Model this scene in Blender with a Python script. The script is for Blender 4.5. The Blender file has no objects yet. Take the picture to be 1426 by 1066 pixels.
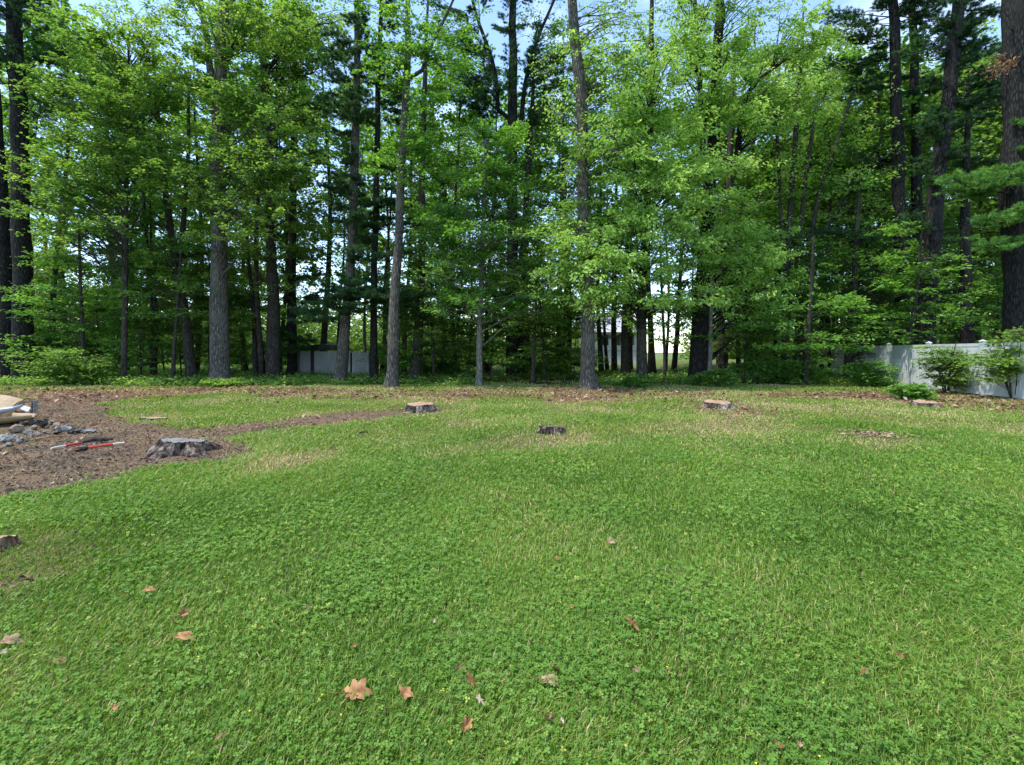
import bpy, math, random
import numpy as np
R = math.radians
rng = np.random.default_rng(11)
random.seed(11)
scene = bpy.context.scene
COL = scene.collection

# ------------------------------------------------------------------ camera, sky, sun, exposure
F, HOR, CX, EYE = 680.0, 490.0, 713.0, 1.5          # focal length and horizon of the photograph (1426 px wide)
cam_d = bpy.data.cameras.new("camera")
cam_d.sensor_width = 36.0
cam_d.lens = 36.0 * F / 1426.0
cam_d.shift_y = -(533.0 - HOR) / 1426.0
cam_d.clip_start = 0.05
cam_d.clip_end = 3000
cam = bpy.data.objects.new("camera", cam_d)
cam.location = (0, 0, EYE)
cam.rotation_euler = (R(90), 0, 0)
COL.objects.link(cam)
scene.camera = cam

SUN_EL, SUN_AZ = 67.0, 68.0                          # high, from behind the camera on its left
world = bpy.data.worlds.new("World")
scene.world = world
world.use_nodes = True
wn, wl = world.node_tree.nodes, world.node_tree.links
wn.clear()
w_out = wn.new("ShaderNodeOutputWorld")
w_bg = wn.new("ShaderNodeBackground")
w_bg.inputs["Strength"].default_value = 0.15
sky = wn.new("ShaderNodeTexSky")
sky.sky_type = 'NISHITA'
sky.sun_disc = False
sky.sun_elevation = R(SUN_EL)
sky.sun_rotation = R(180 + SUN_AZ)
sky.air_density = 1.0
sky.dust_density = 0.25
sky.ozone_density = 2.5
w_tc = wn.new("ShaderNodeTexCoord")
w_map = wn.new("ShaderNodeMapping")
w_map.inputs["Scale"].default_value = (1.6, 1.6, 3.4)
w_no = wn.new("ShaderNodeTexNoise")
w_no.inputs["Scale"].default_value = 2.2
w_no.inputs["Detail"].default_value = 6
w_no.inputs["Roughness"].default_value = 0.6
w_rmp = wn.new("ShaderNodeValToRGB")
w_rmp.color_ramp.elements[0].position = 0.52
w_rmp.color_ramp.elements[0].color = (0, 0, 0, 1)
w_rmp.color_ramp.elements[1].position = 0.8
w_rmp.color_ramp.elements[1].color = (0.38, 0.38, 0.38, 1)
w_mix = wn.new("ShaderNodeMix")
w_mix.data_type = 'RGBA'
w_mix.inputs[7].default_value = (5.4, 5.7, 6.2, 1)
wl.new(w_tc.outputs["Generated"], w_map.inputs["Vector"])
wl.new(w_map.outputs[0], w_no.inputs["Vector"])
wl.new(w_no.outputs["Fac"], w_rmp.inputs["Fac"])
wl.new(w_rmp.outputs["Color"], w_mix.inputs[0])
wl.new(sky.outputs["Color"], w_mix.inputs[6])
wl.new(w_mix.outputs[2], w_bg.inputs["Color"])
wl.new(w_bg.outputs[0], w_out.inputs["Surface"])

sun_d = bpy.data.lights.new("sun", 'SUN')
sun_d.energy = 2.1
sun_d.angle = R(2.0)
sun_d.color = (1.0, 0.95, 0.87)
sun = bpy.data.objects.new("sun", sun_d)
sun.rotation_euler = (R(90 - SUN_EL), 0, R(-SUN_AZ))
COL.objects.link(sun)

scene.view_settings.view_transform = 'Standard'
scene.view_settings.look = 'None'
scene.view_settings.gamma = 1
scene.view_settings.exposure = 1.57
cy = scene.cycles
cy.max_bounces = 7
cy.diffuse_bounces = 4
cy.glossy_bounces = 1
cy.transmission_bounces = 4
cy.transparent_max_bounces = 4
cy.caustics_reflective = False
cy.caustics_refractive = False
cy.use_denoising = True
cy.denoiser = 'OPENIMAGEDENOISE'
cy.denoising_input_passes = 'RGB_ALBEDO_NORMAL'
cy.denoising_prefilter = 'ACCURATE'
cy.sample_clamp_indirect = 6.0

# ------------------------------------------------------------------ helpers
def hash2(ix, iy, seed):
    h = (ix.astype(np.int64) * 374761393 + iy.astype(np.int64) * 668265263 + seed * 974634777) & 0xFFFFFFFF
    h = ((h ^ (h >> 13)) * 1274126177) & 0xFFFFFFFF
    return ((h ^ (h >> 16)) & 0xFFFF) / 65535.0

def vnoise(x, y, seed=0):
    x = np.asarray(x, float); y = np.asarray(y, float)
    ix, iy = np.floor(x), np.floor(y)
    fx, fy = x - ix, y - iy
    fx = fx * fx * (3 - 2 * fx); fy = fy * fy * (3 - 2 * fy)
    a, b = hash2(ix, iy, seed), hash2(ix + 1, iy, seed)
    c, d = hash2(ix, iy + 1, seed), hash2(ix + 1, iy + 1, seed)
    return (a * (1 - fx) + b * fx) * (1 - fy) + (c * (1 - fx) + d * fx) * fy

def fbm(x, y, seed=0, o=4):
    s, a, t = 0, 0.5, 0
    for k in range(o):
        s = s + a * vnoise(x * 2 ** k, y * 2 ** k, seed + k * 17); t += a; a *= 0.5
    return s / t

def sstep(a, b, x):
    t = np.clip((np.asarray(x, float) - a) / (b - a), 0, 1)
    return t * t * (3 - 2 * t)

def terr(x, y):
    x = np.asarray(x, float); y = np.asarray(y, float)
    h = 0.05 * (fbm(x * 0.35, y * 0.35, 3, 3) - 0.5)
    h = h + 0.25 * (fbm(x * 0.3, y * 0.3, 8, 3) - 0.45) * sstep(23, 30, y) * (1 - sstep(60, 90, y))
    h = h + 0.75 * np.exp(-((y - 47) / 6.0) ** 2) * sstep(11.5, 15, x)
    h = h + 0.10 * np.exp(-(((x + 10.2) / 1.6) ** 2 + ((y - 9.6) / 1.2) ** 2))
    return h - 1.5 * sstep(70, 160, y)

def gp(px, py, z=0.0):
    """photo pixel -> the place on the ground it shows"""
    Y = F * (EYE - z) / (py - HOR)
    return np.array([(px - CX) * Y / F, Y, z])

def wp(px, py, Y):
    """photo pixel at a known distance -> the place in the world"""
    return np.array([(px - CX) * Y / F, Y, EYE + (HOR - py) * Y / F])

def nrm(v):
    return v / np.maximum(np.linalg.norm(v, axis=-1, keepdims=True), 1e-9)

class Geo:
    def __init__(s):
        s.v, s.f, s.t, s.n = [], [], [], 0
    def add(s, v, f, tint=None):
        v = np.asarray(v, np.float32).reshape(-1, 3)
        s.v.append(v)
        for a in (f if isinstance(f, list) else [f]):
            s.f.append(np.asarray(a, np.int64) + s.n)
        s.t.append(np.zeros(len(v), np.float32) if tint is None else np.broadcast_to(np.asarray(tint, np.float32), (len(v),)))
        s.n += len(v)
    def build(s, name, mat, parent=None, origin=(0, 0, 0), smooth=False):
        v = np.concatenate(s.v) - np.asarray(origin, np.float32)
        me = bpy.data.meshes.new(name)
        me.vertices.add(len(v)); me.vertices.foreach_set("co", v.ravel().astype(np.float32))
        li = np.concatenate([a.ravel() for a in s.f])
        tot = np.concatenate([np.full(len(a), a.shape[1]) for a in s.f])
        st = np.concatenate([[0], np.cumsum(tot)[:-1]])
        me.loops.add(len(li)); me.loops.foreach_set("vertex_index", li.astype(np.int32))
        me.polygons.add(len(tot)); me.polygons.foreach_set("loop_start", st.astype(np.int32))
        at = me.attributes.new("tint", 'FLOAT', 'POINT')
        at.data.foreach_set("value", np.concatenate(s.t).astype(np.float32))
        me.update(calc_edges=True)
        me.validate()
        if smooth: me.shade_smooth()
        else: me.shade_flat()
        for m in (mat if isinstance(mat, list) else [mat]): me.materials.append(m)
        o = bpy.data.objects.new(name, me)
        COL.objects.link(o)
        if parent is not None: o.parent = parent
        else: o.location = origin
        return o

def tag(o, label, cat=None, group=None, kind=None):
    if label: o["label"] = label
    if cat: o["category"] = cat
    if group: o["group"] = group
    if kind: o["kind"] = kind
    return o

def empty(name, loc, label, cat, group=None):
    o = bpy.data.objects.new(name, None)
    o.empty_display_size = 0.2
    COL.objects.link(o)
    o.location = tuple(float(c) for c in loc)
    return tag(o, label, cat, group)

def copy_thing(o, loc, rz, sc, label, group):
    c = o.copy(); COL.objects.link(c)
    c.location = loc; c.rotation_euler = (0, 0, rz); c.scale = sc
    tag(c, label, None, group)
    for ch in o.children:
        d = ch.copy(); COL.objects.link(d); d.parent = c
    return c

def tube(g, pts, rad, sides=8, bump=0.0, seed=0, flare=0.0, cap=True, tint=0.0):
    pts = np.asarray(pts, float); n = len(pts)
    rad = np.broadcast_to(np.asarray(rad, float), (n,))
    tan = nrm(np.gradient(pts, axis=0))
    ref = np.array([1.0, 0, 0]) if abs(tan[0][0]) < 0.8 else np.array([0, 1.0, 0])
    u = nrm(ref - tan * (tan @ ref)[:, None])
    w = np.cross(tan, u)
    a = np.linspace(0, 2 * np.pi, sides, endpoint=False)
    r = rad[:, None] * np.ones(sides)
    if bump or flare:
        L = np.concatenate([[0], np.cumsum(np.linalg.norm(np.diff(pts, axis=0), axis=1))])
        if bump:
            r = r * (1 + bump * (2 * vnoise(L[:, None] * 1.3 + a * 0, a[None, :] * 1.9 + L[:, None] * 0, seed) - 1)
                     + bump * 0.5 * (2 * vnoise(L[:, None] * 0.8 + a * 0, a[None, :] * 4.1 + seed + L[:, None] * 0, seed + 5) - 1))
        if flare:
            lob = 1 + 0.45 * np.cos(a * 4 + seed) + 0.3 * np.cos(a * 3 + seed * 2)
            r = r * (1 + flare * np.exp(-L[:, None] / 0.32) * lob[None, :])
    v = pts[:, None] + u[:, None] * (np.cos(a)[None, :, None] * r[..., None]) + w[:, None] * (np.sin(a)[None, :, None] * r[..., None])
    i = np.arange(n - 1)[:, None] * sides + np.arange(sides)[None]
    j = np.arange(n - 1)[:, None] * sides + (np.arange(sides)[None] + 1) % sides
    q = np.stack([i, j, j + sides, i + sides], -1).reshape(-1, 4)
    f = [q]
    if cap: f += [np.arange(sides)[::-1][None], (np.arange(sides) + (n - 1) * sides)[None]]
    g.add(v.reshape(-1, 3), f, tint)

def prisms(g, a, b, r0, r1):
    """many straight thin three-sided twigs at once"""
    d = nrm(b - a)
    ref = np.where(np.abs(d[:, 2:3]) < 0.9, np.array([[0, 0, 1.0]]), np.array([[1.0, 0, 0]]))
    u = nrm(np.cross(d, ref)); w = np.cross(d, u)
    n = len(a); v = np.empty((n, 6, 3))
    for k in range(3):
        o = u * math.cos(k * 2.094) + w * math.sin(k * 2.094)
        v[:, k] = a + o * np.reshape(r0, (-1, 1)); v[:, 3 + k] = b + o * np.reshape(r1, (-1, 1))
    b0 = np.arange(n)[:, None] * 6
    q = np.concatenate([b0 + np.array([[k, (k + 1) % 3, 3 + (k + 1) % 3, 3 + k]]) for k in range(3)])
    g.add(v.reshape(-1, 3), q)

def box(g, x0, x1, y0, y1, z0, z1, tint=0.0):
    v = [(x, y, z) for z in (z0, z1) for y in (y0, y1) for x in (x0, x1)]
    g.add(v, np.array([[0, 2, 3, 1], [4, 5, 7, 6], [0, 1, 5, 4], [2, 6, 7, 3], [0, 4, 6, 2], [1, 3, 7, 5]]), tint)

def leaves(g, p, d, nup, L, wr, tint, fold=0.12):
    """kite-shaped leaves: p base points, d axis, nup rough normal"""
    d = nrm(d); s = nrm(np.cross(d, nup)); n = np.cross(s, d)
    L = np.broadcast_to(np.asarray(L, float), (len(p),))[:, None]
    v = np.empty((len(p), 4, 3))
    v[:, 0] = p
    v[:, 1] = p + d * L * 0.48 + s * L * wr * 0.5 + n * L * fold
    v[:, 2] = p + d * L
    v[:, 3] = p + d * L * 0.42 - s * L * wr * 0.5 + n * L * fold
    g.add(v.reshape(-1, 3), np.arange(len(p) * 4).reshape(-1, 4), np.repeat(np.asarray(tint, np.float32), 4))

# ------------------------------------------------------------------ materials
def mat(name):
    m = bpy.data.materials.new(name); m.use_nodes = True
    nt = m.node_tree; nt.nodes.clear()
    return m, nt.nodes, nt.links

def ramp(nodes, stops):
    r = nodes.new("ShaderNodeValToRGB"); e = r.color_ramp.elements
    while len(e) < len(stops): e.new(0.5)
    for k, (p, c) in enumerate(stops):
        e[k].position = p; e[k].color = (*c, 1)
    return r

def foliage(name, stops, trans=0.52, gloss=0.02, scale=0.55):
    m, n, l = mat(name)
    out = n.new("ShaderNodeOutputMaterial")
    at = n.new("ShaderNodeAttribute"); at.attribute_name = "tint"
    geo = n.new("ShaderNodeNewGeometry")
    no = n.new("ShaderNodeTexNoise"); no.inputs["Scale"].default_value = scale; no.inputs["Detail"].default_value = 3
    l.new(geo.outputs["Position"], no.inputs["Vector"])
    ma = n.new("ShaderNodeMath"); ma.operation = 'MULTIPLY_ADD'
    ma.inputs[1].default_value = 0.9; ma.inputs[2].default_value = -0.45
    l.new(no.outputs["Fac"], ma.inputs[0])
    ad = n.new("ShaderNodeMath"); ad.operation = 'ADD'; ad.use_clamp = True
    l.new(at.outputs["Fac"], ad.inputs[0]); l.new(ma.outputs[0], ad.inputs[1])
    r = ramp(n, stops); l.new(ad.outputs[0], r.inputs["Fac"])
    df = n.new("ShaderNodeBsdfDiffuse"); tr = n.new("ShaderNodeBsdfTranslucent")
    gl = n.new("ShaderNodeBsdfGlossy"); gl.inputs["Roughness"].default_value = 0.55
    hs = n.new("ShaderNodeHueSaturation"); hs.inputs["Hue"].default_value = 0.485; hs.inputs["Value"].default_value = 1.25; hs.inputs["Saturation"].default_value = 1.1
    l.new(r.outputs[0], df.inputs["Color"]); l.new(r.outputs[0], hs.inputs["Color"]); l.new(hs.outputs[0], tr.inputs["Color"])
    m1 = n.new("ShaderNodeMixShader"); m1.inputs[0].default_value = trans
    l.new(df.outputs[0], m1.inputs[1]); l.new(tr.outputs[0], m1.inputs[2])
    m2 = n.new("ShaderNodeMixShader"); m2.inputs[0].default_value = gloss
    l.new(m1.outputs[0], m2.inputs[1]); l.new(gl.outputs[0], m2.inputs[2])
    l.new(m2.outputs[0], out.inputs["Surface"])
    return m

def rough(name, stops, scale=(3, 3, 3), detail=5, rough_=0.85, bump=0.3, dist=0.02, spec=0.2, use_tint=False, tint_amt=0.5):
    """general matt surface: noise through a colour ramp, with bump"""
    m, n, l = mat(name)
    out = n.new("ShaderNodeOutputMaterial"); bs = n.new("ShaderNodeBsdfPrincipled")
    bs.inputs["Roughness"].default_value = rough_
    bs.inputs["Specular IOR Level"].default_value = spec
    tc = n.new("ShaderNodeTexCoord"); mp = n.new("ShaderNodeMapping"); mp.inputs["Scale"].default_value = scale
    no = n.new("ShaderNodeTexNoise"); no.inputs["Scale"].default_value = 1.0; no.inputs["Detail"].default_value = detail; no.inputs["Roughness"].default_value = 0.65
    l.new(tc.outputs["Object"], mp.inputs[0]); l.new(mp.outputs[0], no.inputs["Vector"])
    src = no.outputs["Fac"]
    if use_tint:
        at = n.new("ShaderNodeAttribute"); at.attribute_name = "tint"
        mi = n.new("ShaderNodeMix"); mi.inputs[0].default_value = tint_amt
        l.new(no.outputs["Fac"], mi.inputs[2]); l.new(at.outputs["Fac"], mi.inputs[3]); src = mi.outputs[0]
    r = ramp(n, stops); l.new(src, r.inputs["Fac"])
    l.new(r.outputs[0], bs.inputs["Base Color"])
    if bump:
        bp = n.new("ShaderNodeBump"); bp.inputs["Strength"].default_value = bump; bp.inputs["Distance"].default_value = dist
        l.new(no.outputs["Fac"], bp.inputs["Height"]); l.new(bp.outputs[0], bs.inputs["Normal"])
    l.new(bs.outputs[0], out.inputs["Surface"])
    return m

def bark(name, dark, mid, light, lich=(0.2, 0.22, 0.17)):
    m, n, l = mat(name)
    out = n.new("ShaderNodeOutputMaterial"); bs = n.new("ShaderNodeBsdfPrincipled")
    bs.inputs["Roughness"].default_value = 0.95; bs.inputs["Specular IOR Level"].default_value = 0.1
    tc = n.new("ShaderNodeTexCoord"); mp = n.new("ShaderNodeMapping"); mp.inputs["Scale"].default_value = (15, 15, 3.2)
    vo = n.new("ShaderNodeTexVoronoi"); vo.feature = 'DISTANCE_TO_EDGE'; vo.inputs["Scale"].default_value = 1.0
    no = n.new("ShaderNodeTexNoise"); no.inputs["Scale"].default_value = 1.3; no.inputs["Detail"].default_value = 6; no.inputs["Roughness"].default_value = 0.7
    l.new(tc.outputs["Object"], mp.inputs[0]); l.new(mp.outputs[0], no.inputs["Vector"])
    mx = n.new("ShaderNodeMix"); mx.data_type = 'VECTOR'; mx.inputs[0].default_value = 0.35
    l.new(mp.outputs[0], mx.inputs[4]); l.new(no.outputs["Color"], mx.inputs[5])
    va = n.new("ShaderNodeVectorMath"); va.operation = 'ADD'
    l.new(mp.outputs[0], va.inputs[0]); l.new(no.outputs["Color"], va.inputs[1]); l.new(va.outputs[0], vo.inputs["Vector"])
    mm = n.new("ShaderNodeMath"); mm.operation = 'MULTIPLY'
    l.new(vo.outputs["Distance"], mm.inputs[0]); mm.inputs[1].default_value = 1.5
    ad = n.new("ShaderNodeMath"); ad.operation = 'MULTIPLY_ADD'; ad.inputs[1].default_value = 0.75
    l.new(no.outputs["Fac"], ad.inputs[0]); l.new(mm.outputs[0], ad.inputs[2])
    r = ramp(n, [(0.28, dark), (0.55, mid), (0.95, light)]); l.new(ad.outputs[0], r.inputs["Fac"])
    n2 = n.new("ShaderNodeTexNoise"); n2.inputs["Scale"].default_value = 1.1; n2.inputs["Detail"].default_value = 4
    l.new(tc.outputs["Object"], n2.inputs["Vector"])
    r2 = ramp(n, [(0.5, (0, 0, 0)), (0.72, (0.7, 0.7, 0.7))]); l.new(n2.outputs["Fac"], r2.inputs["Fac"])
    mc = n.new("ShaderNodeMix"); mc.data_type = 'RGBA'; mc.inputs[7].default_value = (*lich, 1)
    l.new(r2.outputs[0], mc.inputs[0]); l.new(r.outputs[0], mc.inputs[6])
    l.new(mc.outputs[2], bs.inputs["Base Color"])
    bp = n.new("ShaderNodeBump"); bp.inputs["Strength"].default_value = 0.9; bp.inputs["Distance"].default_value = 0.03
    l.new(ad.outputs[0], bp.inputs["Height"]); l.new(bp.outputs[0], bs.inputs["Normal"])
    l.new(bs.outputs[0], out.inputs["Surface"])
    return m

B_OAK = bark("oak_bark", (0.025, 0.021, 0.017), (0.085, 0.074, 0.06), (0.2, 0.18, 0.15), (0.13, 0.135, 0.10))
B_PINE = bark("pine_bark", (0.007, 0.0065, 0.006), (0.022, 0.0205, 0.019), (0.058, 0.054, 0.05), (0.035, 0.035, 0.028))
B_DARK = bark("dark_bark", (0.018, 0.016, 0.013), (0.05, 0.043, 0.035), (0.1, 0.088, 0.072), (0.07, 0.075, 0.05))
B_PALE = bark("pale_bark", (0.07, 0.06, 0.05), (0.16, 0.145, 0.12), (0.28, 0.26, 0.22))
M_MAPLE = foliage("maple_leaf", [(0.0, (0.069, 0.144, 0.033)), (0.45, (0.160, 0.306, 0.056)), (0.8, (0.271, 0.439, 0.081)), (1.0, (0.477, 0.593, 0.142))])
M_BRIGHT = foliage("bright_maple_leaf", [(0.0, (0.068, 0.160, 0.033)), (0.45, (0.135, 0.305, 0.048)), (0.8, (0.216, 0.432, 0.080)), (1.0, (0.351, 0.544, 0.120))])
M_OAKLF = foliage("oak_leaf", [(0.0, (0.114, 0.242, 0.041)), (0.45, (0.254, 0.436, 0.076)), (0.8, (0.431, 0.654, 0.155)), (1.0, (0.634, 0.798, 0.273))])
M_DULL = foliage("understory_leaf", [(0.0, (0.057, 0.138, 0.031)), (0.5, (0.134, 0.304, 0.052)), (1.0, (0.267, 0.526, 0.088))])
M_FARLF = foliage("far_leaf", [(0.0, (0.06, 0.13, 0.02)), (0.5, (0.13, 0.24, 0.035)), (1.0, (0.22, 0.34, 0.07))], scale=0.2)
M_NEEDLE = foliage("pine_needle", [(0.0, (0.019, 0.057, 0.019)), (0.5, (0.044, 0.117, 0.034)), (1.0, (0.108, 0.226, 0.053))], trans=0.2, gloss=0.03)
M_NEEDLE2 = foliage("bright_pine_needle", [(0.0, (0.054, 0.144, 0.029)), (0.5, (0.122, 0.288, 0.048)), (1.0, (0.272, 0.480, 0.085))], trans=0.25, gloss=0.03)

# ------------------------------------------------------------------ where the lawn is bare, littered or thin
P_DIRT = [(-90, 566), (30, 560), (110, 550), (160, 551), (152, 566), (150, 578), (200, 592), (260, 600), (330, 594), (440, 581), (520, 573), (600, 568), (640, 572), (560, 580),
          (440, 592), (350, 604), (300, 612), (345, 628), (330, 636), (220, 645), (170, 664), (120, 678), (0, 690), (-60, 695)]
P_LITTER = [[(-120, 560), (40, 556), (150, 554), (330, 548), (420, 552), (430, 541), (330, 536), (200, 540), (-120, 546)], [(420, 556), (560, 556), (700, 552), (830, 556), (1000, 556), (1000, 543), (820, 541), (640, 542), (420, 542)], [(-80, 552), (60, 560), (130, 562), (200, 556), (330, 547), (325, 537), (230, 540), (130, 548), (60, 556), (-80, 545)],
            [(350, 553), (430, 558), (520, 557), (640, 550), (600, 543), (500, 543), (380, 545)],
            [(640, 560), (700, 556), (800, 559), (900, 562), (910, 552), (820, 545), (700, 543), (640, 548)],
            [(960, 572), (1020, 583), (1075, 577), (1060, 565), (1000, 556), (955, 562)],
            [(1030, 548), (1130, 548), (1240, 545), (1250, 556), (1130, 556), (1040, 553)],
            [(1215, 548), (1290, 545), (1480, 556), (1500, 578), (1400, 572), (1300, 570), (1240, 562)],
            [(1340, 556), (1500, 558), (1520, 584), (1400, 578)]]
P_THIN = [[(-60, 745), (60, 745), (130, 742), (190, 748), (150, 778), (100, 806), (20, 832), (-80, 836)],
          [(705, 603), (770, 597), (850, 606), (830, 622), (740, 625), (600, 640), (560, 632), (640, 622)],
          [(1150, 606), (1215, 600), (1260, 604), (1300, 622), (1230, 632), (1180, 618)],
          [(1000, 580), (1090, 585), (1180, 600), (1060, 606), (960, 600)],
          [(190, 586), (240, 574), (300, 580), (250, 592)],
          [(300, 650), (420, 628), (520, 615), (420, 655), (330, 668)],
          [(560, 566), (640, 565), (660, 575), (560, 582)]]

def inpoly(px, py, poly):
    c = np.zeros(px.shape, bool); k = len(poly) - 1
    for i in range(len(poly)):
        (xi, yi), (xj, yj) = poly[i], poly[k]
        if yi != yj:
            c ^= ((yi > py) != (yj > py)) & (px < (xj - xi) * (py - yi) / (yj - yi) + xi)
        k = i
    return c

def masks(x, y):
    x = np.asarray(x, float); y = np.asarray(y, float)
    sc = 0.03 * y + 0.15
    dirt = np.zeros(x.shape); lit = np.zeros(x.shape); thin = np.zeros(x.shape)
    V = ((1.0, 0.7, 0), (1.6, 1.0, 5), (2.3, 1.5, 9), (3.1, 2.2, 13), (3.6, 3.2, 19), (2.2, 0.6, 23))
    for am, fr, sd in V:
        dx = (fbm(x * fr * 1.3, y * fr * 1.3, 31 + sd, 4) - 0.5) * 2.4 * am * sc; dy = (fbm(x * fr * 1.3, y * fr * 1.3, 77 + sd, 4) - 0.5) * 2.8 * am * sc
        Y = np.maximum(y + dy, 0.8); px, py = CX + (x + dx) * F / Y, HOR + F * EYE / Y
        dirt += inpoly(px, py, P_DIRT); l_ = np.zeros(x.shape, bool); t_ = np.zeros(x.shape, bool)
        for p in P_LITTER: l_ |= inpoly(px, py, p)
        for p in P_THIN: t_ |= inpoly(px, py, p)
        lit += l_; thin += t_
    ok = (y > 0.8) / len(V)
    dirt, lit, thin = sstep(0.1, 0.8, dirt * ok), lit * ok, 0.8 * thin * ok
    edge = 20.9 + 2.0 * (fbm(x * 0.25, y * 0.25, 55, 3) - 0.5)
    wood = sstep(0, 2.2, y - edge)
    thin = np.maximum(thin, 0.65 * sstep(0.44, 0.64, fbm(x * 0.5, y * 0.35, 91, 4)) * sstep(6.0, 10, y))
    return dirt, lit, thin, wood

# ------------------------------------------------------------------ ground
def axis(a, b, st, far, g=1.25):
    m = list(np.arange(a, b + 1e-6, st))
    s = st; lo = [a]; hi = [m[-1]]
    while hi[-1] < far: s *= g; hi.append(hi[-1] + s)
    s = st
    while lo[-1] > -far: s *= g; lo.append(lo[-1] - s)
    return np.array(lo[:0:-1] + m + hi[1:])
xs = axis(-26, 26, 0.14, 1200); ys = axis(-1.0, 30, 0.11, 1500, 1.12)
gx, gy = np.meshgrid(xs, ys)
gz = terr(gx, gy)
dirt, lit, thin, wood = masks(gx, gy)
g = Geo()
nx, ny = len(xs), len(ys)
idx = (np.arange(ny - 1)[:, None] * nx + np.arange(nx - 1)[None]).ravel()
g.add(np.stack([gx, gy, gz], -1).reshape(-1, 3), np.stack([idx, idx + 1, idx + nx + 1, idx + nx], -1))

m, n, l = mat("ground_soil")
out = n.new("ShaderNodeOutputMaterial"); bs = n.new("ShaderNodeBsdfPrincipled")
bs.inputs["Roughness"].default_value = 0.95; bs.inputs["Specular IOR Level"].default_value = 0.1
tc = n.new("ShaderNodeTexCoord")
def tex(scale, det=6, ro=0.65):
    t = n.new("ShaderNodeTexNoise"); t.inputs["Scale"].default_value = scale; t.inputs["Detail"].default_value = det; t.inputs["Roughness"].default_value = ro
    l.new(tc.outputs["Object"], t.inputs["Vector"]); return t
def mixc(fac, a, b):
    q = n.new("ShaderNodeMix"); q.data_type = 'RGBA'
    l.new(fac, q.inputs[0]); l.new(a, q.inputs[6]); l.new(b, q.inputs[7]); return q.outputs[2]
def att(nm):
    a = n.new("ShaderNodeAttribute"); a.attribute_name = nm; return a.outputs["Fac"]
t1, t2, t3 = tex(0.9), tex(9), tex(38, 8, 0.75)
grs = ramp(n, [(0.3, (0.02, 0.035, 0.008)), (0.6, (0.045, 0.075, 0.016)), (0.8, (0.1, 0.1, 0.04))]); l.new(t2.outputs["Fac"], grs.inputs["Fac"])
soil = ramp(n, [(0.28, (0.045, 0.031, 0.02)), (0.5, (0.15, 0.1, 0.06)), (0.72, (0.25, 0.18, 0.112))]); l.new(t3.outputs["Fac"], soil.inputs["Fac"])
ash = ramp(n, [(0.3, (0.035, 0.026, 0.018)), (0.7, (0.14, 0.105, 0.072))]); l.new(t3.outputs["Fac"], ash.inputs["Fac"])
asf = ramp(n, [(0.5, (0, 0, 0)), (0.62, (1, 1, 1))]); l.new(t1.outputs["Fac"], asf.inputs["Fac"])
soil2 = mixc(asf.outputs[0], soil.outputs[0], ash.outputs[0])
litc = ramp(n, [(0.3, (0.05, 0.028, 0.018)), (0.5, (0.15, 0.08, 0.05)), (0.72, (0.27, 0.17, 0.11))]); l.new(t3.outputs["Fac"], litc.inputs["Fac"])
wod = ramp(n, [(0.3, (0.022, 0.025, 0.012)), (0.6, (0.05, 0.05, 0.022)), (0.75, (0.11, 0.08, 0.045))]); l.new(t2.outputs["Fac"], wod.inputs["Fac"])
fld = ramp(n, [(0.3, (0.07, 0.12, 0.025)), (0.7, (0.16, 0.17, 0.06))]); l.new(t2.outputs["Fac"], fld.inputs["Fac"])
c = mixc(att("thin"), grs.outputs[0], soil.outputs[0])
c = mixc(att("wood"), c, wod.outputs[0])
mlit = n.new('ShaderNodeMath'); mlit.operation = 'MULTIPLY'; mlit.inputs[1].default_value = 0.8; l.new(att('litter'), mlit.inputs[0])
c = mixc(mlit.outputs[0], c, litc.outputs[0])
c = mixc(att("dirt"), c, soil2)
c = mixc(att("field"), c, fld.outputs[0])
l.new(c, bs.inputs["Base Color"])
bp = n.new("ShaderNodeBump"); bp.inputs["Strength"].default_value = 0.6; bp.inputs["Distance"].default_value = 0.03
l.new(t3.outputs["Fac"], bp.inputs["Height"]); l.new(bp.outputs[0], bs.inputs["Normal"])
l.new(bs.outputs[0], out.inputs["Surface"])
ground = g.build("ground", m, smooth=True)
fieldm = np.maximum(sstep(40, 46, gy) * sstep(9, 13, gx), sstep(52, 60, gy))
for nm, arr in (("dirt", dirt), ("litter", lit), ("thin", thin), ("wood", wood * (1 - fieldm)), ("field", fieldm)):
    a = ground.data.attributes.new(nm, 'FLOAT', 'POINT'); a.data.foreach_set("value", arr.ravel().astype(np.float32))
tag(ground, None, kind="structure")

# ------------------------------------------------------------------ trees
STY = {  # spray radius, twigs, leaves per twig, leaf length, width ratio, droop, tilt
    'maple':  dict(S=0.85, tw=9, lf=19, L=0.13, wr=0.85, droop=0.15, tilt=0.38, thick=0.10),
    'oak':    dict(S=0.70, tw=9, lf=17, L=0.165, wr=0.5, droop=0.75, tilt=0.6, thick=0.14),
    'under':  dict(S=0.95, tw=9, lf=16, L=0.13, wr=0.75, droop=0.1, tilt=0.3, thick=0.06),
    'sparse': dict(S=0.8, tw=8, lf=8, L=0.13, wr=0.7, droop=0.5, tilt=0.8, thick=0.16),
    'far':    dict(S=1.25, tw=10, lf=12, L=0.22, wr=0.75, droop=0.3, tilt=0.6, thick=0.2),
}

def bez(a, c, b, n):
    t = np.linspace(0, 1, n)[:, None]
    return a * (1 - t) ** 2 + 2 * c * t * (1 - t) + b * t * t

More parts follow.
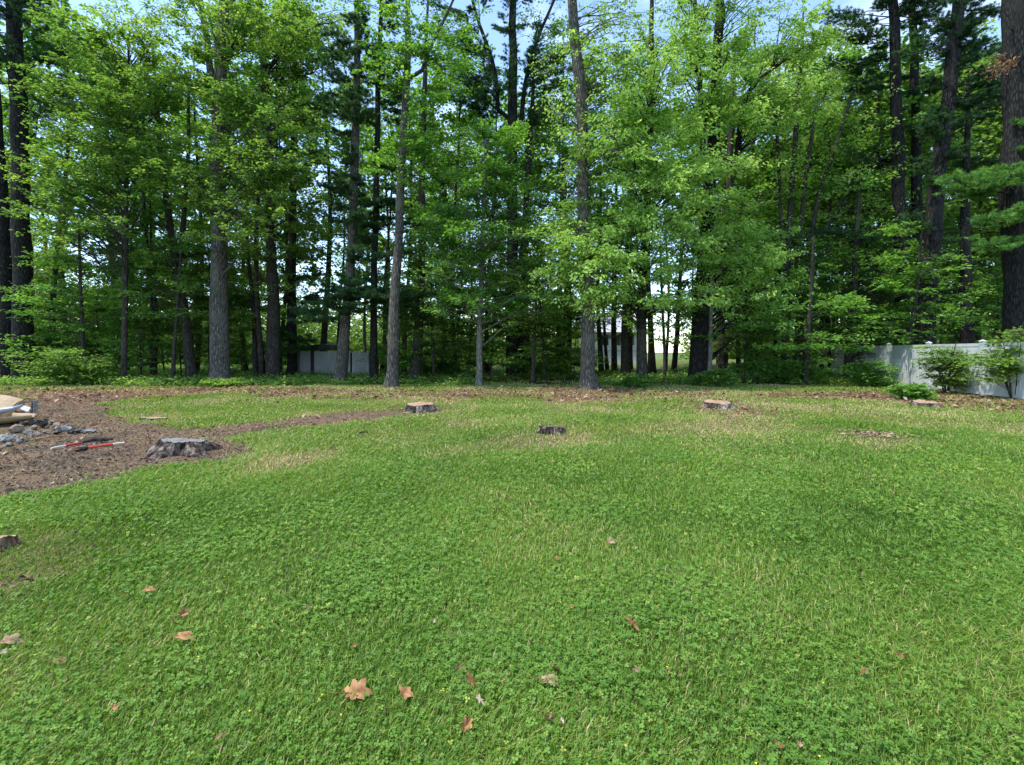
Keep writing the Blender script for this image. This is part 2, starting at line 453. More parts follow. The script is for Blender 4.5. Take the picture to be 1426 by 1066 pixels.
def grow(gw, gl, tp, tr, targets, style, rise=0.35, zmin=None, rmax=0.06, dens=1.0):
    """limbs from the trunk (points tp, radii tr) out to the targets, with leafy sprays (or needle boughs) on them"""
    zz = tp[:, 2]
    zmin = zz[0] + 0.5 if zmin is None else zmin
    pine = style in ('pine', 'pinelow')
    st = None if pine else STY[style]
    for t in targets:
        d0 = math.hypot(t[0] - np.interp(t[2], zz, tp[:, 0]), t[1] - np.interp(t[2], zz, tp[:, 1]))
        za = min(max(t[2] - rise * d0 * random.uniform(0.6, 1.4), zmin), zz[-1])
        a = np.array([np.interp(za, zz, tp[:, 0]), np.interp(za, zz, tp[:, 1]), za])
        ra = np.interp(za, zz, tr)
        o = t - a; Lb = max(np.linalg.norm(o), 0.05)
        oh = np.array([o[0], o[1], 0.0]); oh /= max(np.linalg.norm(oh), 1e-6)
        c = a + o * 0.5 + np.array([0, 0, (0.16 if not pine else -0.04) * Lb]) + rng.normal(0, 0.06 * Lb, 3)
        pts = bez(a, c, t, 7)
        pts[2:6] += rng.normal(0, 0.018 * Lb, (4, 3))
        r0 = min(0.45 * ra, 0.008 + 0.0062 * Lb, rmax)
        tube(gw, pts, np.linspace(r0, 0.007, 7), 5, cap=False)
        if pine:
            m_ = max(int((14 + 9 * Lb) * dens), 8)
            lo = 0.35 if Lb > 1.5 else 0.1
            u = rng.uniform(lo, 1, m_)
            b0 = np.stack([np.interp(u, np.linspace(0, 1, 7), pts[:, k]) for k in range(3)], -1)
            ang = rng.choice([-1, 1], m_) * rng.uniform(0.3, 1.15, m_)
            ln = rng.uniform(0.25, 0.75, m_) * (0.5 + 0.5 * min(Lb / 2.5, 1.2)) * (1.15 - 0.5 * u)
            dd = np.stack([oh[0] * np.cos(ang) - oh[1] * np.sin(ang), oh[0] * np.sin(ang) + oh[1] * np.cos(ang), rng.uniform(-0.1, 0.28, m_)], -1)
            dd = nrm(dd); e = b0 + dd * ln[:, None]
            prisms(gw, b0, e, np.full(m_, 0.006), np.full(m_, 0.003))
            k_ = 5; K = 16
            uu = rng.uniform(0.3, 1.0, (m_, k_)); uu[:, 0] = 1.0
            tc_ = b0[:, None] + dd[:, None] * (ln[:, None] * uu)[..., None]
            tc_ = tc_.reshape(-1, 3); td = np.repeat(dd, k_, 0)
            M = len(tc_)
            nd = nrm(np.repeat(td, K, 0) * 0.75 + rng.normal(0, 0.55, (M * K, 3)) + np.array([0, 0, 0.12]))
            b1 = np.repeat(tc_, K, 0) + rng.normal(0, 0.02, (M * K, 3))
            s = nrm(np.cross(nd, rng.normal(0, 1, (M * K, 3))))
            Ln = rng.uniform(0.08, 0.15, (M * K, 1)); w_ = 0.0075
            v = np.stack([b1 - s * w_, b1 + s * w_, b1 + nd * Ln], 1).reshape(-1, 3)
            tt = np.repeat(np.clip(np.repeat(rng.uniform(0.15, 0.7, m_), k_) + rng.normal(0, 0.12, M), 0, 1), K)
            gl.add(v, np.arange(M * K * 3).reshape(-1, 3), np.repeat(tt, 3))
        else:
            m_ = st['tw']; k_ = max(int(st['lf'] * dens), 3); S = st['S'] * random.uniform(0.55, 1.6)
            u = rng.uniform(0.5, 1.0, m_)
            b0 = np.stack([np.interp(u, np.linspace(0, 1, 7), pts[:, k]) for k in range(3)], -1)
            ang = rng.uniform(-1.5, 1.5, m_) if Lb > 0.6 else rng.uniform(-3.14, 3.14, m_)
            ln = S * rng.uniform(0.45, 1.05, m_)
            dd = nrm(np.stack([oh[0] * np.cos(ang) - oh[1] * np.sin(ang), oh[0] * np.sin(ang) + oh[1] * np.cos(ang), rng.normal(0.02 - 0.1 * st['droop'], 0.16, m_)], -1))
            e = b0 + dd * ln[:, None]
            prisms(gw, b0, e, np.full(m_, 0.006), np.full(m_, 0.0025))
            N = m_ * k_
            uu = np.sqrt(rng.uniform(0.04, 1.1, N))
            p = np.repeat(b0, k_, 0) + np.repeat(dd * ln[:, None], k_, 0) * uu[:, None] + rng.normal(0, 1, (N, 3)) * np.array([0.10, 0.10, st['thick'] * 0.55])
            ax = nrm(np.repeat(dd, k_, 0) + rng.normal(0, 0.75, (N, 3)) * np.array([1, 1, 0.35])); ax[:, 2] -= st['droop'] * rng.uniform(0.3, 1.3, N)
            nu = np.array([0, 0, 1.0]) + rng.normal(0, st['tilt'], (N, 3))
            ti = np.clip(random.uniform(0.3, 0.68) + rng.normal(0, 0.15, N), 0, 1)
            leaves(gl, p, ax, nu, st['L'] * random.uniform(0.75, 1.25) * rng.uniform(0.6, 1.25, N), st['wr'], ti)

def trunk_path(path, Y, up=7.0, bend=0.0, n=26):
    """photo points (x, y, width) at distance Y -> smooth 3D points and radii, carried on above the frame"""
    P = np.array([wp(a, b, Y) for a, b, w in path]); r = np.array([w * 0.465 * Y / F for a, b, w in path])
    P[0, 2] = min(P[0, 2], float(terr(P[0, 0], Y))) - 0.05
    if up:
        d = P[-1] - P[-2]; d = d / max(d[2], 0.1)
        P = np.vstack([P, P[-1] + d * up * np.array([0.6, 1, 1])]); r = np.append(r, max(r[-1] * 0.4, 0.02))
    z = np.linspace(P[0, 2], P[-1, 2], n); z[1:4] = P[0, 2] + np.array([0.15, 0.4, 0.8])
    z = np.sort(z)
    q = np.stack([np.interp(z, P[:, 2], P[:, k]) for k in range(3)], -1)
    for _ in range(2):
        q[4:-1, :2] = (q[3:-2, :2] + 2 * q[4:-1, :2] + q[5:, :2]) / 4
    q[:, 1] += bend * np.linspace(0, 1, n)
    q[3:, 0] += 0.35 * r[0] * (vnoise(z[3:] * 0.5, z[3:] * 0 + path[0][0], 5) - 0.5)
    return q, np.interp(z, P[:, 2], r)

DENS = {'maple': 0.86, 'oak': 1.0, 'under': 1.0, 'sparse': 1.7, 'pine': 2.1}
def ell_targets(ells, Y, dens, dd, front=0.0, style=''):
    T = []
    for e in ells:
        cx, cy_, rx, ry = e[:4]; k = e[4] if len(e) > 4 else 1.0
        n_ = max(int(DENS.get(style, 1.0) * dens * k * math.pi * rx * ry / 900.0 * (Y / 21.0) ** 2), 2)
        for _ in range(n_):
            a, q = random.uniform(0, 6.283), math.sqrt(random.random())
            y_ = Y + random.uniform(-dd, dd) * math.sqrt(max(1 - q * q, 0.1)) - front
            T.append(wp(cx + rx * q * math.cos(a), cy_ + ry * q * math.sin(a), y_))
    return T

def tree(name, label, cat, path, Y, barkm, leafm, style, ells, dens=2.0, dd=2.5, front=0.0, forks=(), up=7.0, rise=0.4, zmin=None,
         group=None, flare=0.35, stubs=0, rmax=0.06, ldens=1.0, twin=None):
    tp, tr = trunk_path(path, Y, up)
    base = tp[0].copy()
    root = empty(name, base, label, cat, group)
    gw, gl = Geo(), Geo()
    big = tr[0] > 0.12
    tube(gw, tp, tr, 14 if big else 8, bump=0.09 if big else 0.05, seed=int(path[0][0]) % 97, flare=flare)
    ways = [(tp, tr)]
    for fk in forks:
        fp, fr = trunk_path(fk, Y + random.uniform(-0.4, 0.4), up * 0.6 if fk[-1][1] < 40 else 0)
        fp[0] = [np.interp(fp[0, 2], tp[:, 2], tp[:, 0]), Y, fp[0, 2]]
        i0 = [np.array([np.interp(wp(fk[0][0], fk[0][1], Y)[2], tp[:, 2], tp[:, k]) for k in range(3)])]
        pz = wp(fk[0][0], fk[0][1], Y)[2]
        keep = fp[:, 2] > pz + 0.3
        fp = np.vstack([i0, fp[keep]]); fr = np.append(fr[keep][0], fr[keep])
        tube(gw, fp, fr, 10 if big else 6, bump=0.06, seed=int(fk[-1][0]) % 89)
        ways.append((fp, fr))
    for _ in range(stubs):                               # dead bare limbs
        z = random.uniform(tp[0, 2] + 3.5, min(tp[-1, 2] - 1, 14)); a = random.uniform(0, 6.283)
        p0 = np.array([np.interp(z, tp[:, 2], tp[:, 0]), np.interp(z, tp[:, 2], tp[:, 1]), z]); L_ = random.uniform(0.8, 2.6)
        p2 = p0 + np.array([math.cos(a), math.sin(a), random.uniform(-0.25, 0.3)]) * L_
        pts = bez(p0, (p0 + p2) / 2 + rng.normal(0, 0.18 * L_, 3), p2, 6)
        tube(gw, pts, np.linspace(0.028, 0.006, 6), 5, cap=False)
        for _k in range(3):
            q0 = pts[random.randint(2, 5)]; q1 = q0 + rng.normal(0, 0.35, 3)
            prisms(gw, q0[None], q1[None], np.array([0.009]), np.array([0.003]))
    if ells:
        T = ell_targets(ells, Y, dens, dd, front, style)
        if len(ways) > 1:
            buckets = [[] for _ in ways]
            for t in T:
                ds = [math.hypot(t[0] - np.interp(t[2], w[0][:, 2], w[0][:, 0]), t[2] - min(max(t[2], w[0][0, 2]), w[0][-1, 2])) for w in ways]
                buckets[int(np.argmin(ds))].append(t)
            for w, tt in zip(ways, buckets): grow(gw, gl, w[0], w[1], tt, style, rise, zmin, rmax, ldens)
        else: grow(gw, gl, tp, tr, T, style, rise, zmin, rmax, ldens)
    if twin:
        t2, r2 = trunk_path(twin, Y + 0.35, up); g2 = Geo()
        tube(g2, t2, r2, 14, bump=0.09, seed=33, flare=flare); g2.build("trunk", barkm, root, base, True)
    gw.build("trunk", barkm, root, base, True)
    if ells: gl.build("crown", leafm, root, base)
    return root

# the front rows, from left to right
tree("pine_tree", "massive dark twin-trunked pine at the left end of the wood", "tree", [(33, 531, 26), (31, 400, 22), (27, 200, 21), (22, 60, 19), (20, 0, 18)], 24.0,
     B_PINE, M_NEEDLE, 'pine', [(90, 60, 50, 60, 0.5), (40, -40, 90, 40), (80, 110, 40, 40, 0.5), (-30, 40, 40, 90)], dens=0.55, dd=3, up=5, stubs=9, flare=0.25,
     twin=[(10, 531, 24), (7, 400, 19), (1, 250, 16), (-16, 60, 14), (-24, 0, 12)])
tree("maple_tree", "slender maple with a wide layered crown beside the twin-trunked pine", "tree", [(172, 536, 8), (174, 420, 7), (176, 250, 6), (178, 150, 5)], 22.5,
     B_DARK, M_MAPLE, 'maple', [(110, 120, 80, 70), (200, 95, 90, 65), (110, 215, 95, 45), (200, 190, 85, 60), (60, 300, 65, 30, 0.7), (160, 295, 80, 35, 0.6), (150, 20, 110, 40, 0.7), (30, 230, 40, 30)],
     dens=1.9, dd=2.6, up=3, front=0.6, rise=0.6)
tree("maple_tree", "dark forked maple leaning left between the slender maple and the big grey oak", "tree", [(268, 524, 15), (258, 450, 12), (245, 372, 11), (228, 250, 8), (218, 150, 6)], 24.5,
     B_DARK, M_DULL, 'under', [(210, 380, 60, 40), (240, 330, 70, 40), (200, 270, 90, 40, 0.7), (300, 350, 40, 30)], dens=1.5, dd=2.4, up=3,
     forks=[[(246, 375, 9), (255, 300, 7), (262, 220, 5), (262, 120, 4)]])
tree("oak_tree", "tall straight grey-barked oak with lichen at its foot, left of the shed", "tree", [(308, 534, 30), (307, 500, 25), (306, 400, 23), (305, 300, 20), (304, 200, 18), (306, 95, 17), (312, 0, 13)], 22.6,
     B_OAK, M_MAPLE, 'maple', [(300, 105, 85, 60), (375, 185, 80, 55), (255, 225, 75, 50), (400, 235, 60, 35), (330, 15, 110, 40), (350, 290, 75, 40), (280, 300, 40, 30, 0.6)], dens=1.9, dd=2.8, up=6, front=0.8,
     forks=[[(305, 120, 11), (292, 60, 9), (278, 0, 8)], [(306, 100, 11), (322, 40, 10), (324, 0, 9)]], flare=0.45)
tree("maple_tree", "dark straight maple just left of the shed, ragged sprays low on its stem", "tree", [(381, 524, 20), (380, 420, 16), (377, 300, 13), (370, 150, 11), (362, 20, 9)], 25.5,
     B_DARK, M_MAPLE, 'maple', [(345, 440, 50, 16), (420, 400, 40, 20, 0.8), (400, 260, 60, 40, 0.8), (460, 40, 60, 60, 0.7), (470, 180, 40, 50, 0.6), (420, 40, 80, 60), (420, 130, 60, 50), (360, 90, 50, 50), (390, 340, 55, 35), (340, 380, 45, 40, 0.7), (440, 310, 40, 40)], dens=1.5, dd=2.4, up=5, stubs=6)
tree("slender_tree", "thin black stem leaning left beside the dark straight maple", "tree", [(356, 522, 8), (352, 420, 6), (345, 350, 5), (340, 270, 4)], 26.5,
     B_DARK, M_DULL, 'under', [(345, 300, 40, 40), (330, 400, 35, 30)], dens=1.2, dd=1.5, up=2)
tree("slender_tree", "thin crooked stem in the bushes between pine and grey oak", "tree", [(212, 526, 8), (216, 490, 7), (221, 460, 6), (213, 400, 5), (210, 330, 4)], 25.5,
     B_DARK, M_DULL, 'under', [(200, 450, 60, 25), (160, 470, 60, 22), (230, 360, 40, 30)], dens=1.2, dd=1.6, up=2)
tree("pine_tree", "dark bare-stemmed pine at the left corner of the shed", "tree", [(406, 521, 14), (407, 400, 12), (408, 250, 10), (410, 100, 8)], 28.0,
     B_PINE, M_NEEDLE, 'pine', [(400, 470, 45, 22, 1.6), (420, 380, 30, 60, 0.7), (410, 200, 45, 80, 0.5)], dens=0.6, dd=2, up=6, stubs=5)
tree("pine_tree", "leaning grey-stemmed pine in front of the shed with soft low boughs", "tree", [(472, 531, 20), (480, 480, 16), (487, 420, 14), (491, 330, 13), (494, 200, 12), (497, 60, 9)], 23.0,
     B_OAK, M_NEEDLE, 'pine', [(500, 400, 60, 14, 2.0), (455, 410, 50, 14, 1.8), (570, 425, 30, 10, 1.8), (495, 120, 60, 110, 0.8), (490, 260, 50, 60, 0.8), (470, 425, 45, 12, 1.8), (545, 408, 55, 12, 1.8), (520, 330, 45, 40), (430, 445, 40, 16, 1.4), (510, -30, 80, 30)],
     dens=0.75, dd=1.9, up=6, rise=0.05, zmin=2.2, front=0.7)
tree("pine_tree", "slim dark pine between the shed and the pale straight oak", "tree", [(520, 534, 12), (521, 420, 10), (523, 300, 9), (526, 150, 8), (530, 30, 6)], 23.8,
     B_PINE, M_NEEDLE, 'pine', [(535, 90, 50, 100, 0.8), (560, 320, 40, 50, 0.5), (580, 430, 35, 12, 1.3), (540, 250, 40, 60, 0.5)], dens=0.7, dd=1.9, up=6, rise=0.1, stubs=5)
tree("oak_tree", "pale straight oak just right of the shed, forking high up", "tree", [(545, 542, 20), (547, 500, 15), (550, 400, 14), (556, 300, 12), (562, 180, 11), (566, 110, 10), (569, 0, 7)], 20.6,
     B_OAK, M_BRIGHT, 'maple', [(600, 90, 55, 70, 0.6), (530, 60, 50, 60, 0.5), (545, -10, 70, 40, 0.7), (565, 235, 42, 50, 0.9), (590, 300, 40, 28, 0.9), (545, 175, 40, 30, 0.6), (610, 40, 40, 60, 0.35), (560, 20, 40, 50, 0.4), (530, 240, 25, 30)], dens=1.7, dd=1.8, up=5, front=0.5,
     forks=[[(565, 112, 7), (585, 98, 6), (600, 60, 5), (622, 25, 4)]], flare=0.4)
tree("slender_tree", "dark leaning tree between the pale straight oak and the bright maple", "tree", [(578, 523, 17), (584, 450, 13), (588, 380, 11), (586, 260, 9), (592, 120, 7)], 25.2,
     B_DARK, M_DULL, 'under', [(610, 450, 45, 18), (570, 360, 35, 30, 0.8), (640, 60, 50, 60, 0.5), (640, 200, 40, 50, 0.5), (600, 380, 50, 40, 0.8), (620, 150, 50, 50, 0.4), (590, 210, 35, 40, 0.5)], dens=1.3, dd=2, up=5, stubs=4)
tree("maple_tree", "bright green layered maple with a slim pale stem in the middle of the wood edge", "tree", [(667, 530, 10), (668, 450, 8), (671, 380, 7), (673, 300, 6), (676, 200, 5)], 21.5,
     B_PALE, M_BRIGHT, 'maple', [(620, 425, 50, 14), (720, 430, 50, 16), (600, 300, 40, 30), (760, 340, 35, 30), (755, 440, 40, 14), (675, 230, 75, 45), (640, 330, 65, 40), (715, 300, 65, 50), (665, 415, 75, 20), (745, 395, 35, 35), (600, 370, 30, 40), (700, 180, 50, 25), (690, 365, 70, 25)],
     dens=2.0, dd=2.2, up=1.2, front=0.7, rise=0.3)
tree("pine_tree", "tall black pine with a wide bare-branched top behind the bright maple", "tree", [(714, 510, 20), (712, 440, 17), (713, 300, 15), (713, 150, 14), (714, 40, 11), (714, 0, 10)], 27.5,
     B_PINE, M_NEEDLE, 'pine', [(620, 40, 50, 50, 0.35), (600, 110, 40, 40, 0.25), (710, 60, 100, 80, 0.45), (665, 90, 50, 70, 0.35), (765, 90, 40, 80, 0.35), (720, -50, 110, 40)], dens=0.75, dd=3.0, up=6, stubs=46, rise=0.7,
     forks=[[(713, 190, 8), (728, 120, 7), (748, 50, 5), (770, 10, 4)], [(713, 170, 8), (690, 90, 6), (665, 30, 5)]])
tree("slender_tree", "dark straight stem right beside the tall black pine", "tree", [(729, 509, 13), (729, 440, 12), (730, 330, 10), (738, 200, 8), (742, 140, 6)], 28.2,
     B_DARK, M_DULL, 'sparse', [(790, 90, 50, 60, 0.5), (745, 60, 60, 50, 0.4), (760, 160, 40, 50, 0.6), (755, 260, 30, 50, 0.6)], dens=1.2, dd=2, up=4)
tree("oak_tree", "rough-barked tall oak with a slight bend high up, nearest the clearing in the middle", "tree", [(820, 543, 27), (819, 520, 21), (818, 450, 19), (815, 330, 17), (813, 230, 16), (808, 130, 17), (800, 50, 15), (796, 0, 14)], 19.8,
     B_OAK, M_OAKLF, 'sparse', [(865, 60, 60, 80, 0.6), (850, 190, 60, 50, 0.7), (765, 90, 45, 60, 0.45), (800, 160, 40, 30, 0.5), (790, 330, 40, 40, 0.9), (840, 400, 40, 30, 0.9), (850, 50, 45, 70, 0.5), (850, 150, 50, 50, 0.5), (770, 200, 40, 50, 0.45), (800, -40, 80, 30)], dens=1.4, dd=2.2, up=6, stubs=9, flare=0.4)
tree("slender_tree", "dark thin tree behind and left of the rough-barked oak", "tree", [(778, 509, 9), (778, 440, 8), (781, 340, 6), (784, 200, 5)], 29.0,
     B_DARK, M_DULL, 'under', [(740, 470, 40, 18), (790, 400, 40, 30), (780, 440, 50, 25), (770, 330, 40, 60, 0.6), (800, 250, 35, 40, 0.4)], dens=1.2, dd=2, up=3)
tree("slender_tree", "thin dark tree in front of the left end of the white house", "tree", [(838, 507, 8), (834, 470, 7), (832, 420, 6), (836, 300, 5)], 31.0,
     B_DARK, M_DULL, 'under', [(815, 440, 35, 20), (825, 465, 24, 12), (840, 430, 35, 20), (835, 330, 35, 50, 0.6)], dens=1.2, dd=2, up=3)
tree("slender_tree", "straight dark tree in front of the middle of the white house", "tree", [(856, 506, 9), (854, 470, 8), (855, 400, 7), (858, 300, 6)], 32.0,
     B_DARK, M_DULL, 'under', [(845, 445, 30, 14), (880, 460, 30, 14), (850, 390, 45, 25), (860, 420, 35, 22), (866, 320, 35, 50, 0.6)], dens=1.2, dd=2, up=3)
tree("slender_tree", "thick dark tree in front of the right part of the white house", "tree", [(871, 516, 15), (871, 470, 13), (872, 400, 12), (878, 250, 9)], 28.5,
     B_DARK, M_DULL, 'under', [(865, 440, 45, 18), (900, 425, 30, 16), (890, 435, 40, 20), (880, 340, 40, 50, 0.5)], dens=1.2, dd=2, up=4)
tree("oak_tree", "brown-stemmed oak hung with drooping yellow-green young leaves right of the white house", "tree", [(894, 528, 20), (894, 500, 15), (895, 400, 13), (902, 260, 11), (906, 140, 9), (908, 40, 7)], 22.3,
     B_DARK, M_OAKLF, 'oak', [(850, 425, 70, 16, 0.9), (790, 370, 50, 40, 0.7), (780, 340, 45, 60, 0.7), (760, 395, 30, 30, 0.8), (830, 190, 50, 50, 0.55), (930, 70, 60, 60, 0.8), (870, 110, 60, 50, 0.7), (1010, 220, 50, 50, 0.7), (890, 345, 105, 50), (860, 260, 70, 75, 0.7), (945, 250, 75, 70, 0.75), (805, 365, 50, 45), (915, 410, 120, 20), (900, 175, 70, 45, 0.8)],
     dens=1.75, dd=2.4, up=4, front=3.0, rise=0.12)
tree("slender_tree", "slim sapling on the low mound between the two large stems right of the house", "tree", [(926, 533, 5), (925, 480, 4.5), (922, 420, 4), (920, 360, 3)], 23.8,
     B_DARK, M_DULL, 'under', [(930, 435, 55, 22, 0.9), (912, 470, 22, 14, 0.8), (950, 465, 22, 14, 0.6), (905, 455, 30, 14), (960, 440, 30, 16), (930, 395, 40, 20), (935, 470, 40, 16, 0.7), (920, 430, 40, 25), (945, 420, 35, 20)], dens=1.1, dd=1.5, up=1)
tree("slender_tree", "thin dark stem leaning right against the bright sky gap beyond the house", "tree", [(938, 500, 8), (943, 470, 7), (945, 430, 6), (950, 330, 5)], 36.0,
     B_DARK, M_DULL, 'under', [(915, 400, 45, 25), (975, 440, 20, 30), (950, 420, 30, 20, 0.7), (955, 350, 35, 40, 0.6)], dens=0.9, dd=2, up=3)
tree("pine_tree", "stout dark pine with a furrowed trunk right of the drooping oak", "tree", [(974, 524, 33), (974, 490, 28), (976, 420, 26), (984, 320, 20), (992, 240, 17), (997, 100, 15), (1002, 0, 12)], 23.8,
     B_PINE, M_OAKLF, 'oak', [(1010, 345, 75, 45), (1075, 405, 65, 35), (1110, 400, 45, 30, 0.9), (1050, 335, 70, 45), (985, 290, 60, 50), (1090, 350, 50, 30), (1110, 30, 70, 50, 0.7), (1130, 130, 40, 40, 0.8), (1000, 30, 60, 40, 0.7), (1010, 110, 70, 70, 0.8), (1085, 80, 75, 50, 0.9), (950, 50, 60, 60, 0.7), (1050, 150, 60, 40, 0.8), (1000, -40, 110, 30), (960, 150, 40, 50, 0.8)], dens=1.7, dd=2.6, up=5, front=1.2, rise=0.55, stubs=5,
     forks=[[(990, 250, 9), (975, 130, 7), (968, 20, 6)], [(992, 240, 9), (1035, 130, 7), (1075, 95, 5)]])
tree("slender_tree", "pale thin sapling standing against the stout dark pine", "tree", [(988, 531, 7), (989, 470, 6), (990, 420, 5), (994, 340, 4)], 22.6,
     B_PALE, M_DULL, 'under', [(1000, 440, 40, 18), (1010, 470, 35, 14)], dens=1.3, dd=1.2, up=1)
tree("maple_tree", "dark trunk half hidden in leaves behind the stout dark pine", "tree", [(1005, 521, 15), (1004, 470, 13), (1005, 400, 12), (1015, 250, 9), (1020, 150, 8)], 26.5,
     B_DARK, M_BRIGHT, 'maple', [(1060, 300, 50, 40), (1050, 450, 45, 30), (1110, 330, 50, 40), (1090, 250, 40, 40, 0.6)], dens=1.5, dd=2.0, up=4)
tree("slender_tree", "many-stemmed dark tree fanning out to the right below the open sky", "tree", [(1092, 520, 12), (1095, 420, 10), (1098, 320, 9), (1108, 200, 7), (1115, 90, 5)], 25.5,
     B_DARK, M_OAKLF, 'sparse', [(1160, 110, 60, 60, 0.6), (1200, 160, 50, 60, 0.6), (1220, 250, 40, 50, 0.6), (1150, 330, 60, 40, 0.8), (1100, 200, 60, 60, 0.7), (1120, 250, 60, 60, 0.6), (1170, 210, 50, 60, 0.45), (1110, 130, 50, 50, 0.5), (1190, 300, 40, 30, 0.6)], dens=1.2, dd=2, up=3,
     forks=[[(1096, 380, 7), (1122, 240, 6), (1140, 130, 4), (1150, 60, 3)], [(1095, 400, 7), (1140, 270, 5), (1178, 160, 4), (1195, 110, 3)], [(1096, 360, 6), (1085, 240, 5), (1078, 120, 4)], [(1094, 420, 6), (1150, 320, 5), (1205, 230, 3), (1230, 190, 2)]])
tree("maple_tree", "low bright green maple spreading over the bushes left of the white fence", "tree", [(1122, 535, 8), (1124, 490, 7), (1128, 430, 6), (1132, 360, 5)], 21.8,
     B_DARK, M_BRIGHT, 'maple', [(1100, 475, 80, 14), (1150, 480, 60, 14), (1130, 430, 70, 25, 0.7), (1060, 460, 40, 20)], dens=1.9, dd=1.9, up=1, front=0.8, rise=0.25, zmin=1.2)
tree("maple_tree", "broad dull green tree filling the gap beside the far end of the white fence", "tree", [(1180, 520, 12), (1183, 460, 10), (1190, 390, 8), (1195, 300, 6)], 24.5,
     B_DARK, M_DULL, 'under', [(1225, 480, 40, 18), (1260, 470, 35, 14), (1290, 420, 50, 40, 0.8), (1270, 370, 40, 40, 0.7), (1240, 450, 50, 30), (1180, 420, 70, 50), (1150, 360, 70, 40), (1230, 400, 60, 50), (1220, 460, 55, 30), (1250, 340, 40, 40, 0.7)], dens=1.8, dd=2.2, up=2)
tree("slender_tree", "low spreading understory tree in flat leafy layers between twin-trunked pine and slender maple", "tree", [(118, 535, 6), (116, 480, 5), (112, 400, 4), (110, 320, 3)], 23.4,
     B_DARK, M_DULL, 'under', [(105, 385, 75, 30), (60, 420, 60, 25), (120, 340, 80, 30, 0.8), (90, 460, 70, 20), (160, 430, 50, 16)], dens=1.7, dd=1.8, up=0.5, rise=0.2, zmin=1.0)
tree("slender_tree", "low spreading understory tree reaching in front of the big grey oak from its left", "tree", [(240, 534, 6), (243, 480, 5), (248, 420, 4), (252, 360, 3)], 22.9,
     B_DARK, M_MAPLE, 'under', [(215, 405, 55, 20), (275, 395, 50, 18), (240, 440, 60, 12), (230, 365, 50, 20)], dens=1.6, dd=1.5, up=0.5, rise=0.2, zmin=1.2)
tree("slender_tree", "thin understory tree with flat sprays just right of the bright layered maple", "tree", [(742, 528, 6), (744, 480, 5), (746, 430, 4), (748, 370, 3)], 23.6,
     B_DARK, M_BRIGHT, 'under', [(750, 400, 45, 25), (735, 445, 40, 12), (770, 440, 30, 12), (755, 350, 40, 30, 0.8)], dens=1.6, dd=1.5, up=0.5, rise=0.2, zmin=1.2)
tree("maple_tree", "small dull-leaved maple leaning over the top of the white fence by the thick leaning pine", "tree", [(1262, 540, 7), (1266, 480, 6), (1275, 420, 5), (1282, 350, 4)], 21.2,
     B_DARK, M_DULL, 'under', [(1290, 400, 55, 45), (1325, 435, 35, 25), (1260, 340, 40, 40, 0.7), (1235, 450, 40, 25), (1300, 455, 40, 12, 0.8)], dens=1.5, dd=1.5, up=1, zmin=1.9)
tree("pine_tree", "straight dark pine at the corner of the white fence, leftmost of the pine row", "tree", [(1258, 520, 19), (1257, 460, 18), (1254, 300, 16), (1249, 150, 15), (1244, 0, 12)], 25.0,
     B_PINE, M_NEEDLE, 'pine', [(1290, 10, 60, 40, 0.7), (1160, 40, 60, 40, 0.6), (1230, 110, 50, 50, 0.5), (1170, 330, 60, 20, 0.8), (1195, 60, 60, 35, 0.7), (1190, 110, 50, 25, 0.7), (1210, 270, 45, 10, 1.2), (1260, 20, 50, 40), (1240, -40, 110, 30), (1200, 180, 45, 30, 0.4)], dens=0.5, dd=2.6, up=6, stubs=24, rise=0.1)
tree("pine_tree", "slimmer dark pine in the gap between two thicker pines behind the white fence", "tree", [(1283, 515, 16), (1281, 400, 14), (1277, 250, 13), (1273, 100, 11), (1270, 0, 9)], 26.5,
     B_PINE, M_NEEDLE, 'pine', [(1290, 110, 40, 50, 0.7), (1300, 40, 50, 40, 0.7), (1275, 180, 30, 30, 0.6)], dens=0.5, dd=2.4, up=6, stubs=8, rise=0.1)
tree("pine_tree", "thick leaning pine behind the middle of the white fence", "tree", [(1288, 520, 26), (1292, 400, 23), (1302, 280, 21), (1318, 150, 18), (1332, 40, 16), (1338, 0, 15)], 22.8,
     B_PINE, M_NEEDLE, 'pine', [(1300, 230, 45, 20, 0.8), (1285, 300, 45, 20, 0.6), (1380, 130, 60, 70, 0.7), (1300, 60, 60, 60, 0.6), (1385, 60, 50, 60, 0.8), (1350, 90, 60, 60, 0.8), (1330, 180, 50, 40, 0.8), (1360, 10, 60, 40), (1310, 170, 40, 30, 0.7), (1340, -50, 90, 30)], dens=0.5, dd=2.6, up=6, stubs=24, rise=0.1)
tree("pine_tree", "short black trunk seen just above the fence between two big pines", "tree", [(1350, 522, 21), (1347, 470, 18), (1345, 420, 16), (1344, 330, 12), (1346, 240, 9)], 25.5,
     B_PINE, M_NEEDLE, 'pine', [(1370, 220, 50, 40, 0.6), (1340, 340, 40, 30, 0.6)], dens=0.5, dd=2, up=5, stubs=5, rise=0.1)
edge_pine = tree("pine_tree", "huge pine trunk at the right edge behind the fence with bright green boughs", "tree", [(1424, 545, 44), (1422, 460, 39), (1418, 300, 35), (1415, 120, 32), (1414, 0, 29)], 18.2,
     B_PINE, M_NEEDLE2, 'pine', [(1330, 258, 60, 12, 1.7), (1385, 240, 50, 14, 1.5), (1370, 300, 55, 12, 1.5), (1400, 330, 35, 10), (1470, 280, 60, 20), (1440, 180, 40, 30, 0.6)], dens=0.95, dd=1.6, up=6, stubs=26, rise=-0.05, front=1.5)

